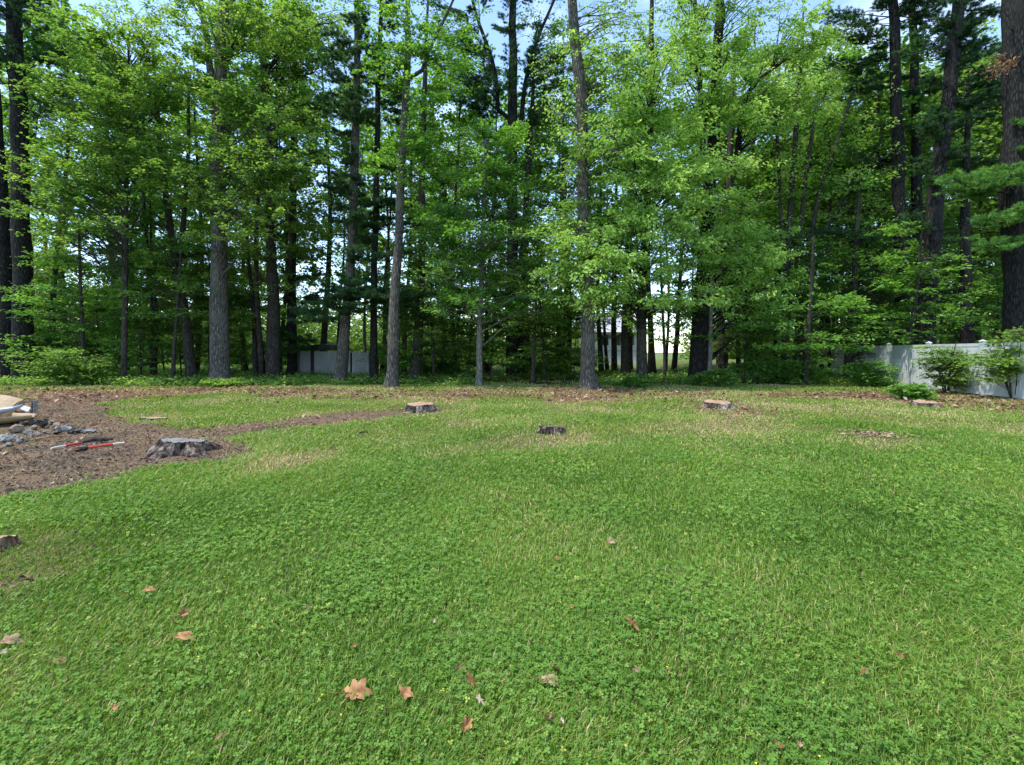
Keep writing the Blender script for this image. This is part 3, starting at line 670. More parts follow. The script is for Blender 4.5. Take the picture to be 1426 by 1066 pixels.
def dead_spray(root, px, py, Y, rx, n_):
    g_ = Geo(); c_ = wp(px, py, Y); p_ = c_ + rng.normal(0, 1, (n_, 3)) * np.array([rx, rx, rx * 0.7])
    leaves(g_, p_, rng.normal(0, 1, (n_, 3)) - np.array([0, 0, 0.8]), rng.normal(0, 1, (n_, 3)), rng.uniform(0.08, 0.16, n_), 0.5, rng.uniform(0.3, 0.9, n_))
    o_ = g_.build("dead_spray", DEADLF, root, root.location); o_["label"] = "spray of rusty dead leaves"; o_["kind"] = "stuff"
DEADLF = foliage("rusty_leaf", [(0.0, (0.06, 0.03, 0.015)), (0.5, (0.17, 0.085, 0.035)), (1.0, (0.3, 0.17, 0.075))], 0.2)
dead_spray(edge_pine, 1393, 92, 17.0, 0.24, 150)

# ------------------------------------------------------------------ trees deeper in the wood: a few kinds, copied
def proto(name, label, cat, h, r, leafm, style, n_, rad, zlo, barkm=B_DARK, group=None, ld=1.0):
    base = np.array([0, 0, -60.0])
    z = np.linspace(-0.1, h, 14); tp = np.stack([0.25 * np.sin(z * 0.35 + h), 0.2 * np.cos(z * 0.3 + h) - 0.2, z], -1); tr = np.linspace(r, 0.025, 14)
    gw, gl = Geo(), Geo(); tube(gw, tp, tr, 8, bump=0.06, seed=int(h), flare=0.3)
    T = []
    for _ in range(n_):
        zz = random.uniform(zlo, h + 0.4); k = (zz - zlo) / (h - zlo); q = rad * (1.1 - 0.65 * k) * math.sqrt(random.uniform(0.05, 1)); a = random.uniform(0, 6.283)
        T.append(np.array([q * math.cos(a), q * math.sin(a), zz]))
    grow(gw, gl, tp, tr, T, style, 0.4, min(zlo, 1.2), dens=ld)
    root = empty(name, (0, 0, 0), label, cat, group)
    gw.build("trunk", barkm, root, (0, 0, 0), True); gl.build("crown", leafm, root)
    return root
PR = [proto("woodland_tree", "", "tree", 17.5, 0.16, M_MAPLE, 'far', 70, 3.0, 4.0), proto("woodland_tree", "", "tree", 14.5, 0.11, M_MAPLE, 'far', 62, 2.8, 3.6),
      proto("woodland_tree", "", "tree", 19.5, 0.2, M_MAPLE, 'far', 65, 3.4, 6.5), proto("sapling", "", "tree", 7.0, 0.045, M_MAPLE, 'under', 48, 1.6, 1.2), proto("sapling", "", "tree", 5.0, 0.035, M_BRIGHT, 'under', 40, 1.4, 0.7),
      proto("woodland_tree", "", "tree", 16.0, 0.12, M_DULL, 'far', 26, 2.6, 8.5)]
USED = [False] * len(PR)
ZN = [(-1e9, 415, "left of the shed"), (415, 600, "behind the shed"), (600, 795, "between the shed and the white house"), (795, 960, "around the white house"), (960, 1180, "right of the white house"), (1180, 1e9, "beyond the white fence")]
KD = ["leafy mid green tree", "dense low-branched tree", "tall high-crowned tree", "slim light green sapling", "low bushy green sapling", "thin bare-stemmed tree"]
spots = []
def far_tree(kind, px, Y):
    s = random.uniform(0.9, 1.35 if kind in (0, 1, 2, 5) else 1.15); loc = (float((px - CX) * Y / F), float(Y), float(terr((px - CX) * Y / F, Y)) - 0.03)
    zone = [z for a, b, z in ZN if a <= px < b][0]
    lab = f"{KD[kind]} deep in the wood {zone}"; grp = f"{KD[kind]}s deep in the wood {zone}"
    if not USED[kind]:
        o = PR[kind]; USED[kind] = True; o.location = loc; o.rotation_euler = (0, 0, random.uniform(0, 6.28)); o.scale = (s, s, s); tag(o, lab, None, grp)
    else: copy_thing(PR[kind], loc, random.uniform(0, 6.28), (s, s, s), lab, grp)
for k in range(36):                                      # tall ones behind the front rows
    px = -60 + 1560 * (k + random.uniform(0.1, 0.9)) / 36
    if 800 < px < 970: kind = 5
    else: kind = random.choice([0, 2, 1, 5, 5, 5])
    far_tree(kind, px, random.uniform(29, 40))
for k in range(15):
    px = -80 + 1600 * (k + random.uniform(0.1, 0.9)) / 15
    if 790 < px < 975: continue
    far_tree(random.choice([0, 1, 2]), px, random.uniform(42, 54))
for k in range(56):                                      # thin stems and saplings between them
    px = 20 + 1230 * (k + random.uniform(0.1, 0.9)) / 56
    if 812 < px < 890 or 915 < px < 962 or 412 < px < 520: continue
    far_tree(random.choice([3, 4, 5, 5]), px, random.uniform(26, 34))

for px, Y, k in ((1235, 29, 0), (1275, 31, 1), (1310, 28, 3), (1335, 33, 0), (1365, 27, 3), (1378, 31, 1), (1400, 34, 0), (1440, 29, 1), (1480, 30, 0), (1390, 25, 4), (1215, 34, 1), (1150, 33, 0), (1105, 36, 1), (1040, 34, 0), (1010, 38, 1)):
    far_tree(k, px, Y)

for px, Y, k in ((55, 26, 3), (135, 27, 4), (195, 24.5, 4), (290, 26, 3), (335, 27.5, 4), (560, 26.5, 4), (610, 25, 3), (640, 28, 4), (690, 26, 4), (760, 25.5, 3), (790, 28, 4), (1030, 25, 3), (1060, 26, 4), (1140, 25, 3)):
    far_tree(k, px, Y)

# ------------------------------------------------------------------ bushes and plants
def bush(name, label, cat, px, py, Y, w, h, leafm, nst=9, style='under', n_=60, L=None, dens=1.0, top=0.0):
    b = np.array([(px - CX) * Y / F, Y, float(terr((px - CX) * Y / F, Y)) - 0.02])
    root = empty(name, b, label, cat); gw, gl = Geo(), Geo()
    T = []
    for k in range(nst):
        a = k * 2.4 + random.uniform(-0.4, 0.4); q = random.uniform(0.25, 0.95)
        tip = b + np.array([math.cos(a) * w * 0.5 * q, math.sin(a) * w * 0.4 * q, h * random.uniform(0.6, 1.0)])
        pts = bez(b + np.array([math.cos(a), math.sin(a), 0]) * 0.06, b + (tip - b) * 0.5 + np.array([0, 0, h * 0.12]), tip, 7)
        rr = np.linspace(0.008 + 0.006 * h, 0.004, 7)
        tube(gw, pts, rr, 5, cap=False)
        Tk = []
        for _ in range(max(n_ // nst, 2)):
            u = random.uniform(0.15 if top == 0 else top, 1.0); c_ = pts[int(u * 6)]
            Tk.append(c_ + np.array([random.gauss(0, 0.17 * w), random.gauss(0, 0.15 * w), random.gauss(0.0, 0.08 * h)]))
        Tk = [np.array([t[0], t[1], max(t[2], b[2] + 0.08)]) for t in Tk]
        old = dict(STY[style]); STY[style]['S'] = min(0.55, 0.3 * w + 0.08)
        if L: STY[style]['L'] = L
        grow(gw, gl, pts + np.array([0, 0, 1e-4]) * np.arange(7)[:, None], rr, Tk, style, 0.5, b[2] + 0.05, 0.02, dens); STY[style].update(old)
    gw.build("stem", B_DARK, root, b, True); gl.build("foliage", leafm, root, b)
    return root
bush("bush", "rounded bright green bush at the foot of the twin-trunked pine", "bush", 100, 545, 21.8, 3.2, 1.9, M_MAPLE, 12, n_=90, dens=0.55)
bush("bush", "taller dull green bush behind the rounded bush at the left", "bush", 75, 540, 25.0, 4.0, 3.0, M_DULL, 12, n_=120)
bush("bush", "dark wide thicket under the low bright maple left of the fence", "bush", 1085, 545, 23.0, 4.6, 1.5, M_DULL, 14, n_=110, dens=0.6)
bush("bush", "dark green mound of brambles where the white fence disappears into leaves", "bush", 1212, 548, 20.5, 2.0, 1.2, M_DULL, 10, n_=40, dens=0.5)
bush("shrub", "open leafy shrub with arching stems in front of the middle fence panels", "shrub", 1318, 550, 17.4, 1.35, 2.1, M_MAPLE, 9, n_=48, L=0.11, dens=0.5, top=0.25)
bush("shrub", "airy shrub with many thin stems against the fence at the right edge", "shrub", 1412, 556, 15.3, 2.1, 2.5, M_MAPLE, 10, n_=56, L=0.12, dens=0.45, top=0.3)
bush("plant", "low bright leafy plant growing behind the weathered stump near the fence", "plant", 1272, 561, 15.4, 0.75, 0.6, M_BRIGHT, 8, n_=20, L=0.15, dens=0.5)
bush("plant", "small fresh green plant at the foot of the drooping oak", "plant", 884, 541, 20.8, 1.2, 0.6, M_BRIGHT, 6, n_=24, dens=0.5)
bush("plant", "leafy low plant behind the little dead snag", "plant", 996, 540, 21.0, 1.2, 0.75, M_MAPLE, 7, n_=45)
bush("plant", "pale ferny plant at the foot of the big grey oak", "plant", 312, 540, 20.9, 1.3, 0.35, M_MAPLE, 7, n_=36)
bush("bush", "small dark bush between the shed and the bright maple", "bush", 615, 520, 28.0, 2.6, 1.1, M_DULL, 9, n_=60)
bush("bush", "leafy bush in front of the white porch posts", "bush", 765, 520, 27.0, 2.8, 1.2, M_MAPLE, 9, n_=70)

# undergrowth along the wood floor (nobody could count it)
g = Geo(); N = 7000
yy = 20.8 + 25 * rng.uniform(0, 1, N) ** 1.7; xx = rng.uniform(-1, 1, N) * (yy * 1.12 + 2)
dn = fbm(xx * 0.45, yy * 0.45, 44, 4) + 0.14 * (xx < -3) ; _, li, th, wo = masks(xx, yy)
ok = (dn > 0.47) & (wo > 0.25) & (li < 0.5) & ~((yy > 40) & (xx > 10)); xx, yy = xx[ok], yy[ok]; M = len(xx); K = 16
p0 = np.stack([xx, yy, terr(xx, yy)], -1); hh = rng.uniform(0.12, 0.42, M)
pp = np.repeat(p0, K, 0) + rng.normal(0, 1, (M * K, 3)) * np.array([0.3, 0.3, 0]) ; pp[:, 2] += np.repeat(hh, K) * rng.uniform(0.2, 1.0, M * K)
ax = rng.normal(0, 1, (M * K, 3)) * np.array([1, 1, 0.3])
leaves(g, pp, ax, np.array([0, 0, 1.0]) + rng.normal(0, 0.4, (M * K, 3)), rng.uniform(0.1, 0.2, M * K), 0.6, np.clip(np.repeat(rng.uniform(0.2, 0.8, M), K) + rng.normal(0, 0.15, M * K), 0, 1))
tag(g.build("undergrowth", M_MAPLE), "low leafy undergrowth and seedlings covering the floor of the wood", "undergrowth", kind="stuff")

# far wood that reads as one mass
g = Geo(); N = 1700
yy = rng.uniform(56, 88, N); px = rng.uniform(-150, 1580, N); keep = ~((px > 805) & (px < 970)); yy, px = yy[keep], px[keep]
xx = (px - CX) * yy / F; M = len(xx); hh = rng.uniform(2.0, 11, M); K = 130
cc = np.stack([xx, yy, terr(xx, yy) + hh * 0.5], -1)
pp = np.repeat(cc, K, 0) + rng.normal(0, 1, (M * K, 3)) * np.stack([np.repeat(0.6 + 0.2 * hh, K), np.full(M * K, 1.2), np.repeat(hh * 0.3, K)], -1)
pp[:, 2] = np.maximum(pp[:, 2], terr(pp[:, 0], pp[:, 1]) + 0.05)
leaves(g, pp, rng.normal(0, 1, (M * K, 3)) * np.array([1, 1, 0.5]), np.array([0, -0.3, 1.0]) + rng.normal(0, 0.6, (M * K, 3)), rng.uniform(0.3, 0.6, M * K), 0.8, np.clip(np.repeat(rng.uniform(0.3, 0.8, M), K) + rng.normal(0, 0.15, M * K), 0, 1))
tag(g.build("far_thicket", M_FARLF), "pale green thicket far beyond the wood, seen between the trunks", "thicket", kind="stuff")

# ------------------------------------------------------------------ shed, house, fence
M_PANEL = rough("grey_sheet", [(0.3, (0.17, 0.18, 0.165)), (0.55, (0.26, 0.27, 0.25)), (0.8, (0.33, 0.335, 0.32))], (1.5, 1.5, 0.6), 5, 0.6, 0.05)
M_BLACKW = rough("dark_roof_and_shade", [(0.3, (0.012, 0.012, 0.012)), (0.7, (0.035, 0.033, 0.03))], (3, 3, 3), 4, 0.9)  # black of the roof, also paints the shed's interior and door-gap shade
M_TANW = rough("weathered_post", [(0.3, (0.1, 0.085, 0.06)), (0.7, (0.22, 0.19, 0.14))], (12, 12, 2), 5, 0.9)
M_WHITE = rough("white_siding", [(0.3, (0.42, 0.43, 0.45)), (0.7, (0.56, 0.56, 0.58))], (0.8, 0.8, 3), 4, 0.6, 0.05)
M_SHING = rough("grey_shingle", [(0.3, (0.3, 0.3, 0.32)), (0.7, (0.45, 0.45, 0.47))], (4, 4, 9), 4, 0.85)
M_GLASS = rough("dark_glass", [(0.3, (0.015, 0.018, 0.02)), (0.7, (0.04, 0.045, 0.05))], (1, 1, 1), 2, 0.08, 0, spec=0.6)
M_VINYL = rough("white_vinyl", [(0.28, (0.36, 0.39, 0.35)), (0.48, (0.54, 0.57, 0.56)), (0.75, (0.62, 0.64, 0.65))], (1.7, 1.7, 0.9), 6, 0.42, 0.03, spec=0.4)

def ribbed(g, x0, x1, z0, z1, yf, th, pitch, groove, depth, top=None):
    """upright sheet with vertical grooves, one connected solid, facing -Y"""
    xs_ = [x0]; ds = [0.0]; x = x0
    while x + pitch < x1 - 0.02:
        x += pitch
        for o_, d_ in ((-groove, 0), (-groove * 0.5, depth), (groove * 0.5, depth), (groove, 0)): xs_.append(x + o_); ds.append(d_)
    xs_.append(x1); ds.append(0.0)
    xs_ = np.array(xs_); ds = np.array(ds); n_ = len(xs_)
    zt = np.full(n_, z1) if top is None else np.interp(xs_, [x0, x1], top)
    fr0 = np.stack([xs_, yf + ds, np.full(n_, z0)], -1); fr1 = np.stack([xs_, yf + ds, zt], -1)
    bk0 = np.stack([xs_, np.full(n_, yf + th), np.full(n_, z0)], -1); bk1 = np.stack([xs_, np.full(n_, yf + th), zt], -1)
    i = np.arange(n_ - 1)
    def st(a, b): return np.stack([a + i, a + i + 1, b + i + 1, b + i], -1)
    q = np.concatenate([st(0, n_), st(3 * n_, 2 * n_), st(n_, 3 * n_), st(2 * n_, 0), [[0, n_, 3 * n_, 2 * n_]], [[n_ - 1, 3 * n_ - 1, 4 * n_ - 1, 2 * n_ - 1]]])
    g.add(np.concatenate([fr0, fr1, bk0, bk1]), q)

def part(fn, name, m_, parent, smooth=False, label=None):
    g_ = Geo(); fn(g_); o = g_.build(name, m_, parent, (0, 0, 0), smooth)
    if label: o["label"] = label
    return o

YS = 28.6
sx = lambda p: (p - CX) * YS / F
sb = (sx(465), YS, float(terr(sx(465), YS)))
shed = empty("shed", sb, "low grey sheet-metal shed with a black roof half hidden behind the leaning pine", "shed")
X = lambda p: sx(p) - sb[0]
part(lambda g_: ribbed(g_, X(418), X(433), 0.03, 1.5, -0.05, 0.06, 0.12, 0.02, 0.02), "wall_panel", M_PANEL, shed)
part(lambda g_: ribbed(g_, X(438), X(488), 0.03, 1.5, -0.05, 0.06, 0.12, 0.02, 0.02), "wall_panel", M_PANEL, shed)
part(lambda g_: ribbed(g_, X(490.5), X(514), 0.03, 1.47, -0.02, 0.06, 0.12, 0.02, 0.02, top=(1.47, 1.42)), "wall_panel", M_PANEL, shed)
part(lambda g_: box(g_, X(420), X(512), 0.08, 2.4, 0.02, 1.42), "interior_shade", M_BLACKW, shed)  # solid black box standing in for the shade inside the shed
def roof(g_):
    x0, x1 = X(416.5), X(471); prof = [(x0, 1.56), (x0 + 0.3, 1.84), ((x0 + x1) / 2 + 0.3, 1.93), (x1 - 0.4, 1.86), (x1, 1.56)]
    v = [(a, y_, z_) for y_ in (-0.18, 2.6) for a, z_ in prof]
    g_.add(v, [np.array([[k, k + 1, k + 6, k + 5] for k in range(4)] + [[4, 0, 5, 9]]), np.array([[4, 3, 2, 1, 0], [5, 6, 7, 8, 9]])])
part(roof, "roof", M_BLACKW, shed)
part(lambda g_: box(g_, X(413), X(417), -0.12, 0.02, -0.05, 1.98), "corner_post", M_TANW, shed)
part(lambda g_: box(g_, X(433.4), X(437.6), -0.1, 0.03, 0.0, 1.6), "door_gap_shade", M_BLACKW, shed)  # black strip in place of the shaded door gap between the panels

YH = 58.0
hx = lambda p: (p - CX) * YH / F
hz = lambda p: EYE + (HOR - p) * YH / F
hb = (hx(850), YH, float(terr(hx(850), YH)))
house = empty("house", hb, "white-sided house with a grey roof seen through the trunks", "house")
HX = lambda p: hx(p) - hb[0]
HZ = lambda p: hz(p) - hb[2]
part(lambda g_: box(g_, HX(811), HX(896), 0, 7, -0.4, HZ(462)), "wall", M_WHITE, house)
def hroof(g_):
    x0, x1, z0, z1 = HX(808), HX(899), HZ(463), HZ(444)
    g_.add([(x0, -0.5, z0), (x1, -0.5, z0), (x1, 7.5, z0), (x0, 7.5, z0), (x0, 3.5, z1 + 0.6), (x1, 3.5, z1 + 0.6)], [np.array([[0, 1, 5, 4], [2, 3, 4, 5], [3, 2, 1, 0]]), np.array([[0, 4, 3], [1, 2, 5]])])
part(hroof, "roof", M_SHING, house)
for a, b in ((833, 848), (858, 884)):
    wd = part(lambda g_: box(g_, HX(a), HX(b), -0.05, -0.004, HZ(482), HZ(466)), "window", M_WHITE, house)
    part(lambda g_: box(g_, HX(a + 1), HX(b - 1), -0.09, -0.053, HZ(481), HZ(467)), "pane", M_GLASS, wd)
part(lambda g_: box(g_, HX(811), HX(896), -0.06, -0.004, HZ(489.5), HZ(487.5)), "trim_board", M_SHING, house)
porch = part(lambda g_: box(g_, HX(795), HX(810), -1.6, 0.0 - 0.004, -0.3, HZ(503)), "porch_floor", M_TANW, house)
for a in (794, 798.5):
    part(lambda g_: box(g_, HX(a), HX(a + 1.1), -1.5, -1.4, HZ(503), HZ(484)), "porch_post", M_WHITE, house)
part(lambda g_: box(g_, HX(794), HX(799.6), -1.52, -1.38, HZ(484), HZ(482.8)), "porch_beam", M_WHITE, house)
part(lambda g_: box(g_, HX(800), HX(808), -1.5, -1.42, HZ(488.5), HZ(487)), "handrail", M_WHITE, house)
part(lambda g_: box(g_, HX(802), HX(808), -1.2, -0.2, HZ(503) + 0.003, HZ(489)), "steps_side", M_TANW, house)

# white vinyl fence: line through (16.0, 16.6) running away to the right
f0, f1 = np.array([14.1, 7.6]), np.array([18.4, 28.1]); fd = (f1 - f0) / np.linalg.norm(f1 - f0)
fo = np.array([16.0, 16.6]); fence = empty("vinyl_fence", (fo[0], fo[1], 0), "tall white vinyl privacy fence with grooved boards along the right side", "fence")
fence.rotation_euler = (0, 0, math.atan2(fd[1], fd[0]) - math.pi)     # local -Y faces the lawn; local +X runs towards the viewer
SP = 2.9
for k in range(-3, 5):
    s = -k * SP
    w_ = fo - 0 + fd * (k * SP); zb = float(terr(w_[0], w_[1]))
    p_ = part(lambda g_: box(g_, s - 0.065, s + 0.065, -0.065, 0.065, zb - 0.1, zb + 1.84), "post", M_VINYL, fence)
    def cap(g_):
        c = 0.08; z0 = zb + 1.843
        g_.add([(s - c, -c, z0), (s + c, -c, z0), (s + c, c, z0), (s - c, c, z0), (s - c, -c, z0 + .025), (s + c, -c, z0 + .025), (s + c, c, z0 + .025), (s - c, c, z0 + .025), (s, 0, z0 + .075)],
               [np.array([[3, 2, 1, 0], [0, 1, 5, 4], [1, 2, 6, 5], [2, 3, 7, 6], [3, 0, 4, 7]]), np.array([[4, 5, 8], [5, 6, 8], [6, 7, 8], [7, 4, 8]])])
    part(cap, "post_cap", M_VINYL, p_)
    if k < 4:
        x0, x1 = s - SP + 0.068, s - 0.068
        pn = part(lambda g_: ribbed(g_, x0, x1, zb + 0.16, zb + 1.2, -0.018, 0.036, 0.155, 0.016, 0.016), "board_panel", M_VINYL, fence)
        part(lambda g_: ribbed(g_, x0, x1, zb + 1.29, zb + 1.68, -0.016, 0.032, 0.31, 0.006, 0.006), "upper_panel", M_VINYL, pn)
        for z0, z1 in ((0.05, 0.157), (1.203, 1.287), (1.683, 1.79)):
            part(lambda g_: box(g_, x0, x1, -0.026, 0.026, zb + z0, zb + z1), "rail", M_VINYL, pn)

# ------------------------------------------------------------------ stumps
M_STB = rough("stump_bark", [(0.36, (0.03, 0.022, 0.016)), (0.5, (0.11, 0.085, 0.065)), (0.64, (0.34, 0.29, 0.24))], (9, 9, 5), 8, 0.95, 1.0, 0.05)
M_STD = rough("burnt_stump_bark", [(0.38, (0.014, 0.01, 0.008)), (0.5, (0.065, 0.048, 0.036)), (0.63, (0.27, 0.22, 0.175))], (11, 11, 6), 8, 0.95, 1.0, 0.05)
M_STBR = rough("brown_stump_bark", [(0.36, (0.03, 0.016, 0.01)), (0.5, (0.12, 0.065, 0.04)), (0.64, (0.3, 0.19, 0.12))], (11, 11, 6), 8, 0.95, 1.0, 0.04)
def cutwood(name, a, b, c):
    m, n, l = mat(name); out = n.new("ShaderNodeOutputMaterial"); bs = n.new("ShaderNodeBsdfPrincipled"); bs.inputs["Roughness"].default_value = 0.9
    tc = n.new("ShaderNodeTexCoord"); wv = n.new("ShaderNodeTexWave"); wv.wave_type = 'RINGS'; wv.rings_direction = 'Z'; wv.inputs["Scale"].default_value = 9; wv.inputs["Distortion"].default_value = 4; wv.inputs["Detail"].default_value = 3
    no = n.new("ShaderNodeTexNoise"); no.inputs["Scale"].default_value = 7; no.inputs["Detail"].default_value = 6
    l.new(tc.outputs["Object"], wv.inputs["Vector"]); l.new(tc.outputs["Object"], no.inputs["Vector"])
    mi = n.new("ShaderNodeMix"); mi.inputs[0].default_value = 0.6; l.new(wv.outputs["Fac"], mi.inputs[2]); l.new(no.outputs["Fac"], mi.inputs[3])
    r = ramp(n, [(0.2, a), (0.5, b), (0.8, c)]); l.new(mi.outputs[0], r.inputs["Fac"]); l.new(r.outputs[0], bs.inputs["Base Color"])
    l.new(bs.outputs[0], out.inputs["Surface"]); return m
M_CUT = cutwood("cut_wood", (0.15, 0.09, 0.05), (0.32, 0.2, 0.12), (0.45, 0.32, 0.2))
M_CUTG = cutwood("grey_cut_wood", (0.05, 0.05, 0.045), (0.15, 0.145, 0.13), (0.34, 0.33, 0.31))
M_CUTP = cutwood("pale_cut_wood", (0.3, 0.24, 0.17), (0.48, 0.4, 0.3), (0.6, 0.52, 0.42))

def stump(label, px, py, r, h, tilt, bm, cm, seed, root_=0.5, lobes=5, sx_=1.0, ex=2.2):
    p = gp(px, py); p[2] = float(terr(p[0], p[1])) - 0.02
    o = empty("tree_stump", p, label, "stump"); S = 96
    a = np.linspace(0, 2 * np.pi, S, endpoint=False); g1, g2 = Geo(), Geo(); rows = []
    zs = [0.0, 0.06, 0.16, 0.32, 0.5, 0.72, 0.9, 1.0]
    for z in zs:
        fl = 1 + root_ * (1 - z) ** ex * (0.55 + 0.45 * np.sign(np.cos(a * lobes + seed)) * np.abs(np.cos(a * lobes + seed)) ** 0.6 + 0.5 * (vnoise(a * 2.2, a * 0 + seed, seed) - 0.5))
        rr = r * fl * (1 + 0.16 * (vnoise(a * 1.6, a * 0 + 3, seed + 1) - 0.5) + 0.13 * (vnoise(a * 9, a * 0 + z * 1.5, seed + 2) - 0.5) + 0.2 * (vnoise(a * 20, a * 0 + z * 3, seed + 3) - 0.5))
        top = h * (1 + tilt * np.cos(a + seed * 0.7)) * (1 + 0.16 * (vnoise(a * 3, a * 0, seed + 6) - 0.5) + 0.07 * (vnoise(a * 14, a * 0, seed + 8) - 0.5))
        rows.append(np.stack([rr * np.cos(a) * sx_, rr * np.sin(a), z * top], -1))
    wrap = lambda v: v
    V = np.concatenate(rows); i = np.arange(len(zs) - 1)[:, None] * S + np.arange(S)[None]; j = np.arange(len(zs) - 1)[:, None] * S + (np.arange(S)[None] + 1) % S
    g1.add(V, np.stack([i, j, j + S, i + S], -1).reshape(-1, 4))
    T = rows[-1]; c = T.mean(0); R_ = []
    for q in (0.985, 0.7, 0.4, 0.12):
        rg = c + (T - c) * q; rg[:, 2] += 0.035 * h * (vnoise(rg[:, 0] * 9, rg[:, 1] * 9, seed) - 0.5) + (0.002 if q > 0.9 else 0); R_.append(rg)
    i = np.arange(3)[:, None] * S + np.arange(S)[None]; j = np.arange(3)[:, None] * S + (np.arange(S)[None] + 1) % S
    g2.add(np.concatenate(R_), [np.stack([i, j, j + S, i + S], -1).reshape(-1, 4), (np.arange(S) + 3 * S)[None]])
    g1.build("bark", bm, o, (0, 0, 0), False); g2.build("cut_top", cm, o, (0, 0, 0), False)
    return o
stump("large gnarled grey-topped stump with spreading dark roots", 256, 629, 0.27, 0.185, 0.2, M_STD, M_CUTG, 3, 1.0, 5, 1.15, 1.35)
stump("round grey-barked stump with a tan cut top at the end of the track", 585, 573, 0.34, 0.21, 0.03, M_STB, M_CUT, 7, 0.35, 6)
stump("small blackened low stump alone in the middle of the lawn", 769, 603, 0.22, 0.14, 0.2, M_STD, M_STD, 12, 0.4, 4, 1.1)
stump("pale-topped stump on a ring of brown needles near the dead snag", 1000, 569, 0.30, 0.19, 0.14, M_STB, M_CUT, 15, 0.55, 5, 1.1)
stump("flush-cut low stump with a pale top behind the large gnarled stump", 214, 585, 0.22, 0.07, 0.25, M_STB, M_CUT, 21, 0.4, 5, 1.2)
stump("weathered tan stump beside the leafy plant near the fence", 1288, 567, 0.27, 0.17, 0.14, M_STB, M_CUT, 25, 0.3, 5)
stump("orange-topped stump cut off by the left edge of the lawn", -3, 766, 0.1, 0.11, 0.2, M_STBR, M_CUT, 29, 0.7, 5, 1.0, 1.6)
# the broken snag
p = gp(975, 551); p[2] = float(terr(p[0], p[1])); sn = Geo(); S = 14; a = np.linspace(0, 6.2832, S, endpoint=False)
rows = [np.stack([r_ * (1 + .25 * (vnoise(a * 3, a * 0 + z * 7, 4) - .5)) * np.cos(a) + z * 0.12, r_ * (1 + .25 * (vnoise(a * 3, a * 0 + z * 7, 9) - .5)) * np.sin(a), np.full(S, z)], -1) for r_, z in ((0.13, -0.03), (0.11, 0.1), (0.1, 0.22), (0.085, 0.34))]
rows[-1][:, 2] += 0.16 * (vnoise(a * 2.5, a * 0, 6) - 0.35)
i = np.arange(3)[:, None] * S + np.arange(S)[None]; j = np.arange(3)[:, None] * S + (np.arange(S)[None] + 1) % S
sn.add(np.concatenate(rows), [np.stack([i, j, j + S, i + S], -1).reshape(-1, 4), (np.arange(S) + 3 * S)[None]])
tag(sn.build("snag", M_CUTG, None, tuple(p)), "little upright broken grey snag at the edge of the wood", "snag")

# ------------------------------------------------------------------ stones, junk and stakes at the left
def blob(name, label, cat, px, py, dx, dy, dz, m_, seed, rz=0, group=None, sharp=0.35, lift=0.0):
    import bmesh
    bm = bmesh.new(); bmesh.ops.create_icosphere(bm, subdivisions=3, radius=1.0)
    rs = np.random.default_rng(seed); pl = nrm(rs.normal(0, 1, (9, 3))); of = rs.uniform(0.35, 0.85, 9)
    for v in bm.verts:
        c = np.array(v.co); 
        for n_, o_ in zip(pl, of):
            e = c @ n_ - o_
            if e > 0: c = c - n_ * e * 0.92
        c = c * (1 + 0.3 * (vnoise(c[0] * 3 + seed, c[1] * 3 + c[2] * 3, seed) - 0.5) + 0.14 * (vnoise(c[0] * 9 + seed, c[1] * 9 + c[2] * 8, seed + 1) - 0.5))
        v.co = (c[0] * dx, c[1] * dy, c[2] * dz)
    me = bpy.data.meshes.new(name); bm.to_mesh(me); bm.free(); me.materials.append(m_)
    o = bpy.data.objects.new(name, me); COL.objects.link(o); p = gp(px, py); o.location = (p[0], p[1], float(terr(p[0], p[1])) + dz * 0.5 + lift); o.rotation_euler = (0, 0, rz)
    return tag(o, label, cat, group)
M_STONE = rough("pale_stone", [(0.38, (0.06, 0.045, 0.035)), (0.5, (0.22, 0.2, 0.17)), (0.66, (0.46, 0.43, 0.4))], (11, 11, 11), 8, 0.9, 0.6, 0.02)
M_STONEB = rough("brown_stone", [(0.3, (0.1, 0.07, 0.045)), (0.5, (0.26, 0.19, 0.13)), (0.7, (0.42, 0.34, 0.26))], (8, 8, 8), 8, 0.9, 0.6, 0.02)
M_CHAR = rough("charred_wood", [(0.36, (0.014, 0.011, 0.009)), (0.52, (0.05, 0.042, 0.036)), (0.66, (0.16, 0.14, 0.12))], (12, 12, 12), 6, 0.8, 0.8, 0.02)
M_SLATE = rough("slate_stone", [(0.38, (0.06, 0.055, 0.05)), (0.64, (0.25, 0.24, 0.22))], (8, 8, 14), 6, 0.85, 0.5, 0.02)
blob("stone", "flat grey slab at the right end of the stone heap", "stone", 124, 604, 0.17, 0.11, 0.06, M_SLATE, 1, 0.1)
blob("charred_log", "black charred chunk leaning beside the flat grey slab", "charred log", 107, 605, 0.13, 0.09, 0.09, M_CHAR, 2, 0.3)
blob("stone", "black sooty stone in the middle of the heap", "stone", 60, 600, 0.11, 0.1, 0.1, M_CHAR, 3, 0.7, lift=0.04)
blob("stone", "pale speckled stone between the black stone and the charred chunk", "stone", 88, 603, 0.14, 0.11, 0.09, M_STONE, 4, 0.2)
blob("stone", "long dark stone lying in front of the pale speckled one", "stone", 79, 606, 0.13, 0.07, 0.07, M_CHAR, 5, -0.5)
blob("stone", "whitish stone at the left edge of the photo, foremost of the heap", "stone", 3, 617, 0.16, 0.12, 0.1, M_STONE, 6, 0.4)
blob("stone", "ochre stone in the left half of the heap", "stone", 22, 606, 0.12, 0.1, 0.1, M_STONEB, 7, 0.9)
blob("stone", "grey-blue rounded stone right of the ochre stone", "stone", 38, 607, 0.11, 0.1, 0.09, M_SLATE, 8, 0.2)
